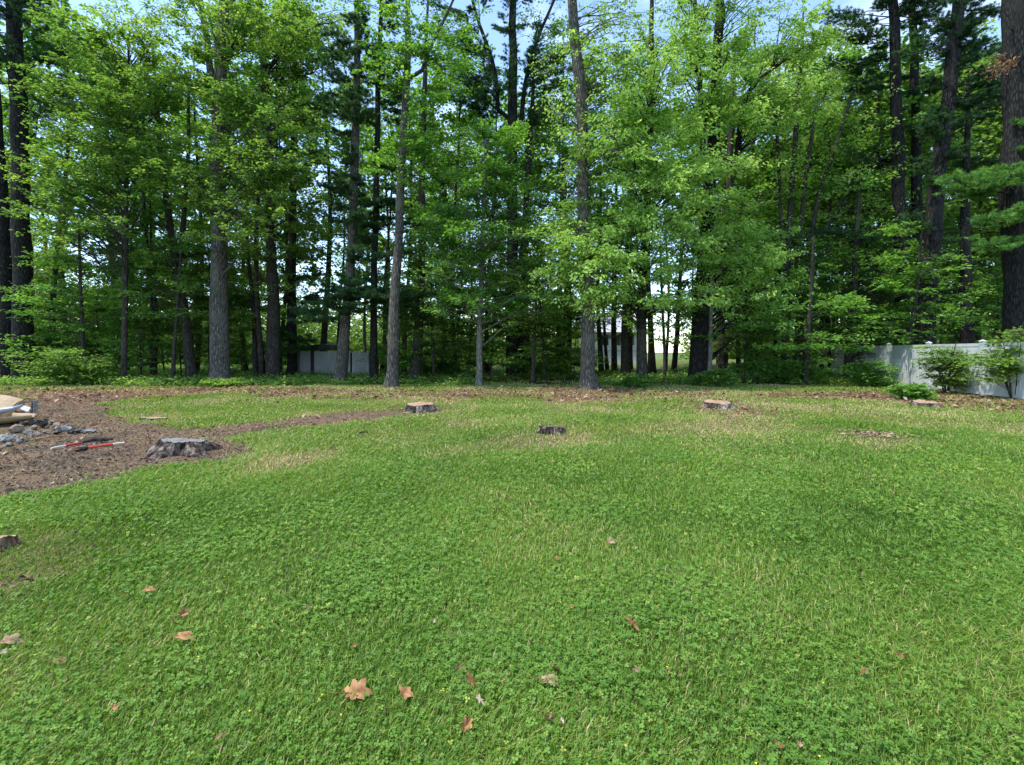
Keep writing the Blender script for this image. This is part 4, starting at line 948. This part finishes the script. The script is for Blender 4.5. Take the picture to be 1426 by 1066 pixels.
for k, (a, b) in enumerate([(-14, 604), (-8, 598), (8, 596), (14, 612), (24, 614), (30, 599), (47, 602), (50, 609), (72, 596), (80, 597), (95, 598), (12, 622), (-6, 626), (33, 617), (66, 606), (-20, 612), (45, 596)]):
    blob("stone", "small rough brown or grey stone among the heap by the junk pile", "stone", a, b, random.uniform(0.06, 0.11), random.uniform(0.05, 0.09), random.uniform(0.04, 0.075), [M_STONEB, M_STONE, M_SLATE][k % 3], 40 + k, k * 1.1, "small stones of the heap")

M_TANP = rough("tan_plastic", [(0.3, (0.32, 0.22, 0.12)), (0.7, (0.42, 0.31, 0.18))], (4, 4, 4), 4, 0.5, 0.1, spec=0.4)
M_SILV = rough("dull_silver", [(0.3, (0.16, 0.17, 0.19)), (0.7, (0.32, 0.335, 0.36))], (6, 2, 6), 4, 0.35, 0.05, spec=0.6)
M_CARD = rough("tan_board", [(0.3, (0.28, 0.2, 0.12)), (0.7, (0.42, 0.32, 0.2))], (5, 5, 5), 5, 0.8, 0.15)
M_RUST = rough("broken_timber", [(0.3, (0.16, 0.075, 0.025)), (0.55, (0.36, 0.2, 0.08)), (0.8, (0.55, 0.4, 0.22))], (14, 3, 14), 5, 0.85, 0.4)
M_REDP = rough("red_paint", [(0.3, (0.42, 0.04, 0.035)), (0.7, (0.55, 0.07, 0.06))], (9, 9, 9), 4, 0.6, 0.1)
M_CREAM = rough("cream_paint", [(0.3, (0.5, 0.46, 0.38)), (0.7, (0.66, 0.62, 0.54))], (9, 9, 9), 4, 0.6, 0.1)
jp = gp(9, 598); jz = float(terr(jp[0], jp[1])) - 0.08
tub = empty("plastic_tub", (jp[0], jp[1], jz), "tan moulded tub with a silver band lying at the left edge on the stones", "tub")
def hull(g_, x0, x1, w0, z0, z1, zr, tip, n_=18):
    xs_ = np.linspace(x0, x1, n_); V = []; s = 14; a = np.linspace(math.pi, 2 * math.pi, s)
    for x in xs_:
        e = (x - x0) / (x1 - x0); k = math.sqrt(max(1 - max((e - 0.45) / 0.55, 0) ** 2.5, 0.02)); zb = z0 + tip * max((e - 0.5) / 0.5, 0) ** 2
        o_ = [(x, w0 * k * math.cos(t), z1 + (z1 - zb) * math.sin(t) * 1.0) for t in a]
        i_ = [(x, (w0 * k - 0.015) * math.cos(t), z1 + (z1 - zb - 0.015) * math.sin(t)) for t in a[::-1]]
        V.append(o_ + i_)
    V = np.array(V); m_ = 2 * s; i = np.arange(n_ - 1)[:, None] * m_ + np.arange(m_)[None]; j = np.arange(n_ - 1)[:, None] * m_ + (np.arange(m_)[None] + 1) % m_
    g_.add(V.reshape(-1, 3), [np.stack([i, i + m_, j + m_, j], -1).reshape(-1, 4), np.arange(m_)[None], (np.arange(m_)[::-1] + (n_ - 1) * m_)[None]])
part(lambda g_: hull(g_, -0.9, 0.52, 0.3, 0.08, 0.26, 0, 0.13), "tub_shell", M_TANP, tub, True)
part(lambda g_: tube(g_, [(-0.9, -0.27, 0.32), (-0.2, -0.29, 0.33), (0.1, -0.28, 0.35), (0.32, -0.2, 0.4), (0.42, -0.1, 0.46)], [0.07, 0.075, 0.07, 0.045, 0.02], 10), "silver_band", M_SILV, tub, True)
part(lambda g_: box(g_, 0.1, 0.15, -0.372, -0.362, 0.29, 0.41), "sticker", M_WHITE, tub)
def slab(name, label, cat, px, py, zc, L_, W_, T_, rot, m_):
    g_ = Geo(); n_ = 7
    for _ in range(1):
        u = np.linspace(-1, 1, n_); U, Vv = np.meshgrid(u, u); zt = 0.06 * L_ * (U ** 2) * -1 + 0.03 * np.sin(Vv * 3 + U)
        tp = np.stack([U * L_ / 2 * (1 - 0.06 * Vv ** 2), Vv * W_ / 2, zt + T_], -1).reshape(-1, 3); bt = tp - np.array([0, 0, T_])
        ii = (np.arange(n_ - 1)[:, None] * n_ + np.arange(n_ - 1)[None]).ravel(); q = np.stack([ii, ii + 1, ii + n_ + 1, ii + n_], -1)
        rim = np.concatenate([np.arange(n_), np.arange(1, n_) * n_ + n_ - 1, np.arange(n_ - 2, -1, -1) + n_ * (n_ - 1), np.arange(n_ - 2, 0, -1) * n_]); rr = np.roll(rim, -1); M_ = n_ * n_
        g_.add(np.concatenate([tp, bt]), np.concatenate([q, q[:, ::-1] + M_, np.stack([rr, rim, rim + M_, rr + M_], -1)]))
    p = gp(px, py); o = g_.build(name, m_, None, (0, 0, 0)); o.location = (p[0], p[1], float(terr(p[0], p[1])) + zc); o.rotation_euler = rot
    return tag(o, label, cat)
slab("cushion", "rounded tan cushion tilted on top of the tub", "cushion", -2, 594, 0.27, 0.62, 0.5, 0.13, (0.5, 0.12, 0.1), M_CARD)
slab("board", "flat tan board at the back and top of the junk pile", "board", -6, 589, 0.38, 0.85, 0.45, 0.05, (0.2, 0.06, 0.3), M_CARD)
slab("timber_scrap", "splintered orange-brown timber sloping down behind the cushion", "timber", 22, 590, 0.29, 0.62, 0.22, 0.06, (0.3, 0.32, -0.25), M_RUST)
slab("timber_scrap", "short pale broken plank end sticking out below the orange timber", "timber", 30, 593, 0.25, 0.3, 0.12, 0.03, (0.2, 0.2, 0.2), M_CREAM)
post = empty("post_stub", (*gp(44, 590)[:2], jz), "short grey two-faced post stub leaning at the end of the junk pile", "post")
part(lambda g_: tube(g_, [(0.0, 0.0, 0.02), (0.02, 0, 0.2), (0.05, 0, 0.46)], [0.045, 0.05, 0.055], 4), "stub", M_SLATE, post)
part(lambda g_: box(g_, 0.075, 0.11, -0.05, 0.03, 0.2, 0.47), "pale_face", M_STONE, post)

def stake(label, a, b, parts_):
    A, B = gp(*a), gp(*b); A[2] = float(terr(A[0], A[1])) + 0.035; B[2] = float(terr(B[0], B[1])) + 0.03
    o = empty("marker_stake", A, label, "stake")
    for nm, u0, u1, r_, m_ in parts_:
        part(lambda g_: tube(g_, [(B - A) * u0, (B - A) * (u0 + u1) / 2 + np.array([0, 0, 0.004]), (B - A) * u1], r_, 8), nm, m_, o)
stake("left-hand painted stake, cream at its near tip and red behind, lying on the bare earth", (71, 628), (114, 620), [("painted_tip", 0, 0.45, 0.016, M_CREAM), ("painted_shaft", 0.452, 1.0, 0.019, M_REDP)])
stake("right-hand painted stake, red with a cream tip and a dark handle", (104, 630), (173, 620), [("handle", 0, 0.24, 0.035, M_CHAR), ("painted_shaft", 0.243, 0.75, 0.018, M_REDP), ("painted_tip", 0.752, 1, 0.016, M_CREAM)])
A, B = gp(114, 620), gp(158, 616); g = Geo(); A[2] = B[2] = 0.05
tube(g, [A, A * 0.6 + B * 0.4 + np.array([0, 0, 0.03]), A * 0.3 + B * 0.7, B], [0.02, 0.04, 0.035, 0.012], 10, bump=0.35, seed=8)
tag(g.build("charred_log", M_CHAR, None, tuple(A), True), "charred branch lying just behind the two painted stakes", "charred log")
A, B = gp(42, 617), gp(88, 611); g = Geo(); A[2] = B[2] = 0.04
tube(g, [A, (A + B) / 2 + np.array([0, 0.02, 0.02]), B], [0.012, 0.014, 0.008], 7, bump=0.2, seed=3)
tag(g.build("stick", M_RUST, None, tuple(A), True), "thin orange-brown stick in front of the stone heap", "stick")
blob("stone", "small white stone behind the painted stakes", "stone", 108, 618, 0.05, 0.04, 0.035, M_STONE, 90)
A, B = gp(500, 607), gp(512, 606); g = Geo(); A[2] = B[2] = 0.05
tube(g, [A, (A + B) / 2 + np.array([0, 0.02, 0.01]), B], [0.014, 0.016, 0.008], 7, bump=0.2, seed=3)
tag(g.build("stick", M_CHAR, None, tuple(A), True), "short dark stick lying in the yellowish grass in the middle distance", "stick")

# ------------------------------------------------------------------ grass, clover, litter
def loose(name, stops, trans=0.25):
    return foliage(name, stops, trans, 0.02, 0.8)
M_GRASS = foliage("grass_blade", [(0.0, (0.061, 0.135, 0.015)), (0.3, (0.120, 0.234, 0.026)), (0.55, (0.196, 0.323, 0.041)), (0.78, (0.307, 0.391, 0.068)), (0.9, (0.565, 0.452, 0.190)), (1.0, (0.767, 0.558, 0.345))], 0.4, 0.025, 0.35)
M_CLOV = foliage("clover_leaf", [(0.0, (0.064, 0.149, 0.021)), (0.5, (0.125, 0.259, 0.031)), (0.85, (0.209, 0.355, 0.053)), (1.0, (0.397, 0.444, 0.078))], 0.4, 0.018, 0.9)
M_LITTER = loose("dead_leaf_litter", [(0.0, (0.05, 0.025, 0.015)), (0.4, (0.16, 0.08, 0.045)), (0.75, (0.3, 0.18, 0.11)), (1.0, (0.5, 0.38, 0.27))])
M_CHIP = loose("dirt_crumb", [(0.0, (0.022, 0.016, 0.011)), (0.45, (0.090, 0.061, 0.041)), (0.8, (0.203, 0.144, 0.098)), (1.0, (0.360, 0.288, 0.217))], 0.05)

def scatter(N, y0, y1, k, margin):
    """points with density falling as y^-k inside the view wedge plus a margin"""
    ys_ = np.linspace(y0, y1, 4000); pdf = ys_ ** (-k) * (2.12 * ys_ + 2 * margin); cdf = np.cumsum(pdf); cdf /= cdf[-1]
    y = np.interp(rng.uniform(0, 1, N), cdf, ys_); x = rng.uniform(-1, 1, N) * (1.06 * y + margin)
    return x, y

x, y = scatter(1050000, 1.45, 26, 1.6, 1.3)
di, li, th, wo = masks(x, y)
keepp = 1 - 0.955 * di - 0.66 * li - 0.45 * th - 0.82 * wo
keepp *= np.clip(0.6 + 1.1 * fbm(x * 2.2, y * 2.2, 13, 3), 0, 1)
ok = rng.uniform(0, 1, len(x)) < np.clip(keepp, 0.0, 1)
x, y, di, li, th, wo = [q[ok] for q in (x, y, di, li, th, wo)]; N = len(x)
tall = fbm(x * 1.4, y * 1.4, 21, 4); cl = fbm(x * 1.7, y * 1.7, 63, 3)
hgt = (0.028 + 0.046 * tall) * rng.uniform(0.5, 1.35, N) * (1 + 0.02 * y) * (1 - 0.45 * np.maximum(di, th))
wid = 0.0021 * np.maximum(1, (y / 2.2)) ** 0.82 * rng.uniform(0.7, 1.3, N)
yaw = rng.uniform(0, 6.283, N) ; lean = np.abs(rng.normal(0.9, 0.4, N))
fl = np.stack([fbm(x * 0.8, y * 0.8, 101, 3) - 0.5, fbm(x * 0.8, y * 0.8, 141, 3) - 0.5], -1) * 1.5
ld = np.stack([np.cos(yaw), np.sin(yaw)], -1) + fl; ld = ld / np.maximum(np.linalg.norm(ld, axis=1, keepdims=True), 1e-6)
fa = yaw * 1.7 + 0.9; sd = np.stack([np.cos(fa), np.sin(fa) * 0.6, np.zeros(N)], -1); sd = nrm(sd)
p0 = np.stack([x, y, terr(x, y) - 0.004], -1)
sl, cl_ = np.sin(np.clip(lean, 0, 1.35)), np.cos(np.clip(lean, 0, 1.35))
mid = p0 + np.concatenate([ld * (hgt * 0.45 * sl * 0.6)[:, None], (hgt * 0.55 * np.sqrt(np.maximum(1 - (0.6 * sl) ** 2, 0)))[:, None]], 1)
tip = mid + np.concatenate([ld * (hgt * 0.6 * np.minimum(sl * 1.25, 1.0))[:, None], (hgt * 0.5 * cl_ * 0.9)[:, None]], 1)
dry = 0.045 + 0.40 * th + 0.4 * di + 0.35 * li + 0.42 * sstep(5, 12, y) * fbm(x * 0.6, y * 0.6, 5, 3) + 0.03
ti = np.clip(0.42 + 0.26 * (fbm(x * 0.9, y * 0.9, 7, 4) - 0.5) * 1.5 + 0.2 * (fbm(x * 0.28, y * 0.28, 207, 3) - 0.5) + rng.normal(0, 0.19, N) + 0.12 * th + 0.10 * sstep(5, 12, y), 0, 0.8)
ti = np.where(rng.uniform(0, 1, N) < dry * 0.6, rng.uniform(0.8, 1.0, N), ti)
g = Geo(); w = wid[:, None] * sd
V = np.stack([p0 - w, p0 + w, mid + w * 0.8, mid - w * 0.8, tip], 1).reshape(-1, 3); b = np.arange(N)[:, None] * 5
g.add(V, [b + np.array([[0, 1, 2, 3]]), b + np.array([[3, 2, 4]])], np.repeat(ti, 5))
tag(g.build("grass", M_GRASS), "short green lawn grass running from the foreground to the wood", "grass", kind="stuff")

x, y = scatter(260000, 1.45, 12, 1.9, 1.2)
cm = fbm(x * 1.3, y * 1.3, 63, 4); di, li, th, wo = masks(x, y)
ok = (rng.uniform(0, 1, len(x)) < 0.62 * sstep(0.36, 0.66, cm) * (1 - sstep(5, 10, y)) + 0.14) & (di < 0.3) & (th < 0.5)
x, y = x[ok], y[ok]; N = len(x)
c0 = np.stack([x, y, terr(x, y) + rng.uniform(0.022, 0.058, N)], -1); rad = rng.uniform(0.004, 0.0092, N) * np.maximum(1, y / 3.0) ** 0.6
nn = nrm(np.array([0, -0.12, 1.0]) + rng.normal(0, 0.33, (N, 3))); u = nrm(np.cross(nn, rng.normal(0, 1, (N, 3)))); w = np.cross(nn, u)
g = Geo(); SH = [(0.08, 0.0), (0.62, 0.55), (1.25, 0.62), (1.55, 0.30), (1.46, 0.0), (1.55, -0.30), (1.25, -0.62), (0.62, -0.55)]
ti = np.clip(rng.normal(0.5, 0.2, N), 0, 1)
for k in range(3):
    a = k * 2.0944; d = u * math.cos(a) + w * math.sin(a); s = -u * math.sin(a) + w * math.cos(a)
    V = np.stack([c0 + (d * q + s * r_) * rad[:, None] + nn * (0.12 * q * rad[:, None] - 0.25 * (1 - abs(r_)) * 0.3 * rad[:, None]) for q, r_ in SH], 1)
    g.add(V.reshape(-1, 3), np.arange(N * 8).reshape(-1, 8), np.repeat(np.clip(ti + rng.normal(0, 0.05, N), 0, 1), 8))
tag(g.build("clover", M_CLOV), "white clover leaves growing through the near lawn", "clover", kind="stuff")

# tiny yellow flowers of the lawn
g = Geo(); x, y = scatter(2600, 1.6, 9, 1.9, 1.0); ok = fbm(x * 1.1, y * 1.1, 15, 3) > 0.6; x, y = x[ok][:36], y[ok][:36]; N = len(x)
c0 = np.stack([x, y, terr(x, y) + 0.055], -1); a = np.linspace(0, 6.283, 8, endpoint=False)
rr = 0.005 * np.where(np.arange(8) % 2 == 0, 1, 0.75) 
V = c0[:, None] + np.stack([rr * np.cos(a), rr * np.sin(a), 0.002 * np.cos(a * 2)], -1)[None]
g.add(V.reshape(-1, 3), np.arange(N * 8).reshape(-1, 8), rng.uniform(0.3, 0.9, N).repeat(8))
M_YEL = rough("yellow_petal", [(0.3, (0.55, 0.42, 0.02)), (0.7, (0.7, 0.6, 0.06))], (5, 5, 5), 2, 0.7, 0)
tag(g.build("lawn_flower", M_YEL), "tiny yellow flowers sprinkled in the lawn", "flowers", kind="stuff")

def litter(name, label, cat, m_, N, y0, y1, sel, size, k=0.6, up=0.012):
    x, y = scatter(N, y0, y1, k, 2.0); ok = sel(x, y); x, y = x[ok], y[ok]; N = len(x)
    p = np.stack([x, y, terr(x, y) + rng.uniform(0.004, up, N)], -1); g = Geo()
    leaves(g, p, rng.normal(0, 1, (N, 3)) * np.array([1, 1, 0.25]), np.array([0, 0, 1.0]) + rng.normal(0, 0.35, (N, 3)), size * (0.3 + 1.6 * rng.uniform(0, 1, N) ** 2.5), 0.6, rng.uniform(0.05, 1, N), 0.2)
    tag(g.build(name, m_), label, cat, kind="stuff")
def s_lit(x, y):
    di, li, th, wo = masks(x, y); q = li * 0.7 * np.clip(2.6 * fbm(x * 0.9, y * 0.9, 19, 4) - 0.5, 0, 1) + 0.10 * wo * (fbm(x * 0.4, y * 0.4, 12, 3) > 0.52) + 0.05 * sstep(13, 19, y) + 0.06 * di
    return rng.uniform(0, 1, len(x)) < q
litter("leaf_litter", "brown fallen leaves and needles along the edge of the wood", "leaf litter", M_LITTER, 110000, 7, 34, s_lit, 0.1, 0.4, 0.05)
def s_chip(x, y):
    di, li, th, wo = masks(x, y); return rng.uniform(0, 1, len(x)) < np.maximum(di * 0.9, 0.12 * th)
litter("dirt_debris", "crumbs of earth, bark and dry stems strewn over the bare ground", "debris", M_CHIP, 260000, 2.5, 20, s_chip, 0.03, 1.3, 0.02)
# wood chips left where a stump was ground down
g = Geo(); c0 = gp(1213, 607); N = 420
p = c0 + rng.normal(0, 1, (N, 3)) * np.array([0.24, 0.2, 0]); p[:, 2] = terr(p[:, 0], p[:, 1]) + rng.uniform(0.01, 0.04, N)
leaves(g, p, rng.normal(0, 1, (N, 3)) * np.array([1, 1, 0.12]), np.array([0, 0, 1.0]) + rng.normal(0, 0.3, (N, 3)), 0.025 + 0.1 * rng.uniform(0, 1, N) ** 2, 0.45, rng.uniform(0.1, 1, N), 0.1)
M_PCH = loose("pale_chip", [(0.0, (0.1, 0.065, 0.04)), (0.5, (0.26, 0.18, 0.105)), (1.0, (0.46, 0.35, 0.23))], 0.05)
tag(g.build("wood_chips", M_PCH), "pale heap of wood chips in the right half of the lawn", "wood chips", kind="stuff")

# ------------------------------------------------------------------ single dead leaves on the near lawn
def deadleaf_mat(name, a, b, c):
    m, n, l = mat(name); out = n.new("ShaderNodeOutputMaterial"); bs = n.new("ShaderNodeBsdfPrincipled"); bs.inputs["Roughness"].default_value = 0.75
    tc = n.new("ShaderNodeTexCoord"); no = n.new("ShaderNodeTexNoise"); no.inputs["Scale"].default_value = 28; no.inputs["Detail"].default_value = 6
    l.new(tc.outputs["Object"], no.inputs["Vector"]); r = ramp(n, [(0.32, a), (0.5, b), (0.72, c)]); l.new(no.outputs["Fac"], r.inputs["Fac"])
    l.new(r.outputs[0], bs.inputs["Base Color"]); tr = n.new("ShaderNodeBsdfTranslucent"); l.new(r.outputs[0], tr.inputs["Color"])
    mx = n.new("ShaderNodeMixShader"); mx.inputs[0].default_value = 0.18; l.new(bs.outputs[0], mx.inputs[1]); l.new(tr.outputs[0], mx.inputs[2]); l.new(mx.outputs[0], out.inputs["Surface"]); return m
D_TAN = deadleaf_mat("tan_leaf", (0.14, 0.055, 0.018), (0.36, 0.165, 0.06), (0.52, 0.29, 0.13))
D_RUST = deadleaf_mat("rust_leaf", (0.1, 0.035, 0.014), (0.23, 0.09, 0.03), (0.34, 0.17, 0.07))
D_PINK = deadleaf_mat("dusty_leaf", (0.15, 0.08, 0.042), (0.33, 0.2, 0.11), (0.46, 0.32, 0.2))
D_CREAM = deadleaf_mat("cream_leaf", (0.25, 0.18, 0.12), (0.45, 0.35, 0.26), (0.6, 0.52, 0.42))
def dead_leaf(label, px, py, wpx, m_, lobes=7, asp=1.0, fold=0.25, curl=0.4, yaw=0.0, pitch=0.15, roll=0.0, seed=0, lift=0.05):
    p = gp(px, py, lift); s = wpx * p[1] / F * 0.55; NR, NA = 5, 84
    a = np.linspace(0, 2 * np.pi, NA, endpoint=False)
    ph = (a * lobes / (2 * np.pi) + 0.5) % 1.0; out = (0.58 + 0.42 * (1 - np.abs(2 * ph - 1)) ** 0.85 * (0.6 + 0.75 * vnoise(np.floor(a * lobes / (2 * np.pi) + 0.5) % lobes * 3.7, a * 0 + seed, seed))) * (0.84 + 0.2 * np.cos(a)) + 0.09 * (vnoise(a * 9, a * 0, seed + 2) - 0.5)
    V = [(0, 0, 0)]
    for k in range(1, NR + 1):
        q = k / NR; x = out * q * np.cos(a); y = out * q * np.sin(a) * asp
        z = fold * np.abs(y) + curl * 0.5 * (x * x) * np.sign(curl) * (1 if curl > 0 else -1) * (1 if curl > 0 else -1) + 0.2 * (vnoise(x * 3 + seed, y * 3 + 5, seed + 4) - 0.5) * q + 0.38 * q ** 2.5 * (vnoise(a * 2.2, a * 0 + 9, seed + 5) - 0.5)
        if curl < 0: z = fold * np.abs(y) - abs(curl) * 0.5 * x * x
        V += list(np.stack([x, y, z], -1))
    V = np.array(V) * s
    t = np.stack([np.zeros(NA, int), 1 + np.arange(NA), 1 + (np.arange(NA) + 1) % NA], -1)
    i = 1 + np.arange(NR - 1)[:, None] * NA + np.arange(NA)[None]; j = 1 + np.arange(NR - 1)[:, None] * NA + (np.arange(NA)[None] + 1) % NA
    root = empty("dead_leaf", p + np.array([0, 0, float(terr(p[0], p[1]))]), label, "leaf"); root.rotation_euler = (pitch, roll, yaw)
    g_ = Geo(); g_.add(V, [t, np.stack([i, i + NA, j + NA, j], -1).reshape(-1, 4)]); g_.build("blade", m_, root, (0, 0, 0), True)
    part(lambda q_: tube(q_, np.array([(-0.2, 0, 0.01), (-0.8, 0.02, 0.03), (-1.35, 0.1, 0.02)]) * s, np.array([0.02, 0.022, 0.015]) * s, 5), "stem", D_RUST, root)
DL = [("large curled orange-tan leaf, leftmost of the three big leaves at the bottom", 494, 965, 42, D_TAN, 7, 0.9, 0.35, -0.5, 0.3, 0.35, 0.1),
      ("upright-looking orange-tan lobed leaf right beside the large curled leaf", 563, 967, 27, D_TAN, 5, 0.95, 0.2, 0.3, 1.3, 0.5, 0.0),
      ("dusty pink winged leaf in the lower middle of the lawn", 765, 948, 38, D_PINK, 5, 0.5, 0.3, -0.6, 0.0, 0.35, 0.1),
      ("thin rusty leaf standing just behind the dusty pink one", 771, 930, 18, D_RUST, 5, 0.5, 0.5, 0.5, 2.2, 0.7, 0.3),
      ("long rolled brown leaf pointing at the pale rolled leaf", 654, 946, 30, D_RUST, 6, 0.28, 1.3, 0.4, -1.1, 0.2, 0.2),
      ("pale pinkish rolled leaf below the long rolled brown one", 667, 975, 25, D_CREAM, 6, 0.38, 0.9, 0.3, -1.0, 0.2, 0.1),
      ("dark rusty leaf tip behind the long rolled brown leaf", 640, 931, 12, D_RUST, 5, 0.7, 0.4, 0.3, 0.4, 0.3, 0.1),
      ("brown two-lobed leaf below the pale rolled leaf", 648, 1014, 27, D_TAN, 5, 0.65, 0.4, 0.4, 1.2, 0.45, 0.1),
      ("upright twisted leaf with a cream edge near the bottom", 763, 1002, 34, D_PINK, 6, 0.38, 0.8, 0.5, 1.85, 0.5, 0.5),
      ("tiny white curled leaf right of the upright twisted leaf", 783, 1006, 13, D_CREAM, 4, 0.45, 0.5, 0.4, 1.9, 0.4, 0.0),
      ("small pinkish leaf alone in the middle of the lawn", 850, 755, 15, D_PINK, 6, 0.9, 0.3, -0.3, 0.5, 0.5, 0.0),
      ("long brown leaf with a cream tip right of the lawn centre", 878, 868, 30, D_RUST, 6, 0.35, 0.8, 0.4, -1.0, 0.3, 0.2),
      ("small crumpled leaf in the grass between the winged leaf and the right edge", 886, 933, 16, D_PINK, 5, 0.6, 0.6, 0.4, 0.5, 0.3, 0.0),
      ("rusty orange leaf by itself in the right part of the lawn", 1252, 914, 15, D_RUST, 6, 0.8, 0.4, 0.3, 0.8, 0.4, 0.2),
      ("upright tan leaf like a small spire in the left part of the lawn", 253, 856, 24, D_TAN, 5, 0.5, 0.6, 0.5, 1.57, 0.75, 0.0),
      ("arched brown leaf just below the small spire-like leaf", 253, 886, 34, D_TAN, 6, 0.5, 0.3, -0.8, 0.1, 0.3, 0.1),
      ("tan leaf lying flat in the grass near the bare patch at left", 205, 822, 20, D_TAN, 6, 0.6, 0.3, -0.4, 0.1, 0.2, 0.0),
      ("pinkish folded leaf at the left edge of the photo", 10, 895, 30, D_PINK, 6, 0.7, 0.4, -0.5, 0.5, 0.3, 0.2),
      ("grey curled leaf below the pinkish folded leaf at the left edge", 2, 912, 16, D_CREAM, 6, 0.5, 0.6, 0.4, 1.0, 0.3, 0.2),
      ("flat brown leaf half sunk in grass near the left edge", 78, 921, 22, D_RUST, 6, 0.4, 0.3, -0.3, 0.1, 0.2, 0.0),
      ("small bright orange leaf near the bottom left", 158, 987, 14, D_TAN, 5, 0.8, 0.3, 0.3, 0.9, 0.4, 0.1),
      ("small greyish leaf in the left middle of the lawn", 429, 846, 13, D_PINK, 5, 0.7, 0.4, 0.3, 1.4, 0.6, 0.0),
      ("tiny dark rusty leaf above the large curled leaf", 493, 899, 10, D_RUST, 5, 0.8, 0.3, 0.3, 0.4, 0.4, 0.0),
      ("tiny pale leaf above and right of the two orange-tan leaves", 604, 866, 9, D_CREAM, 5, 0.6, 0.4, 0.3, 1.4, 0.5, 0.0),
      ("upright rusty leaf at the bottom right", 1083, 1038, 26, D_RUST, 6, 0.4, 0.7, 0.4, 1.5, 0.6, 0.2),
      ("small pinkish leaf beside the upright rusty leaf at the bottom right", 1113, 1037, 14, D_PINK, 5, 0.7, 0.4, 0.3, 0.9, 0.4, 0.0),
      ("dull brown leaf sunk between grass tufts in the lower right", 1203, 936, 16, D_RUST, 5, 0.6, 0.4, 0.3, 0.3, 0.2, 0.0),
      ("small orange-brown leaf left of the cream-tipped leaf", 795, 846, 10, D_TAN, 5, 0.7, 0.4, 0.3, 0.3, 0.3, 0.0),
      ("tiny tan leaf in the lawn left of the small pinkish leaf", 776, 779, 11, D_TAN, 5, 0.6, 0.4, 0.3, 0.3, 0.3, 0.0),
      ("broken tan leaf at the bottom left behind the lowest grass", 306, 1027, 18, D_PINK, 5, 0.4, 0.6, 0.3, 0.8, 0.3, 0.1)]
for k, d in enumerate(DL): dead_leaf(*d, seed=200 + k)
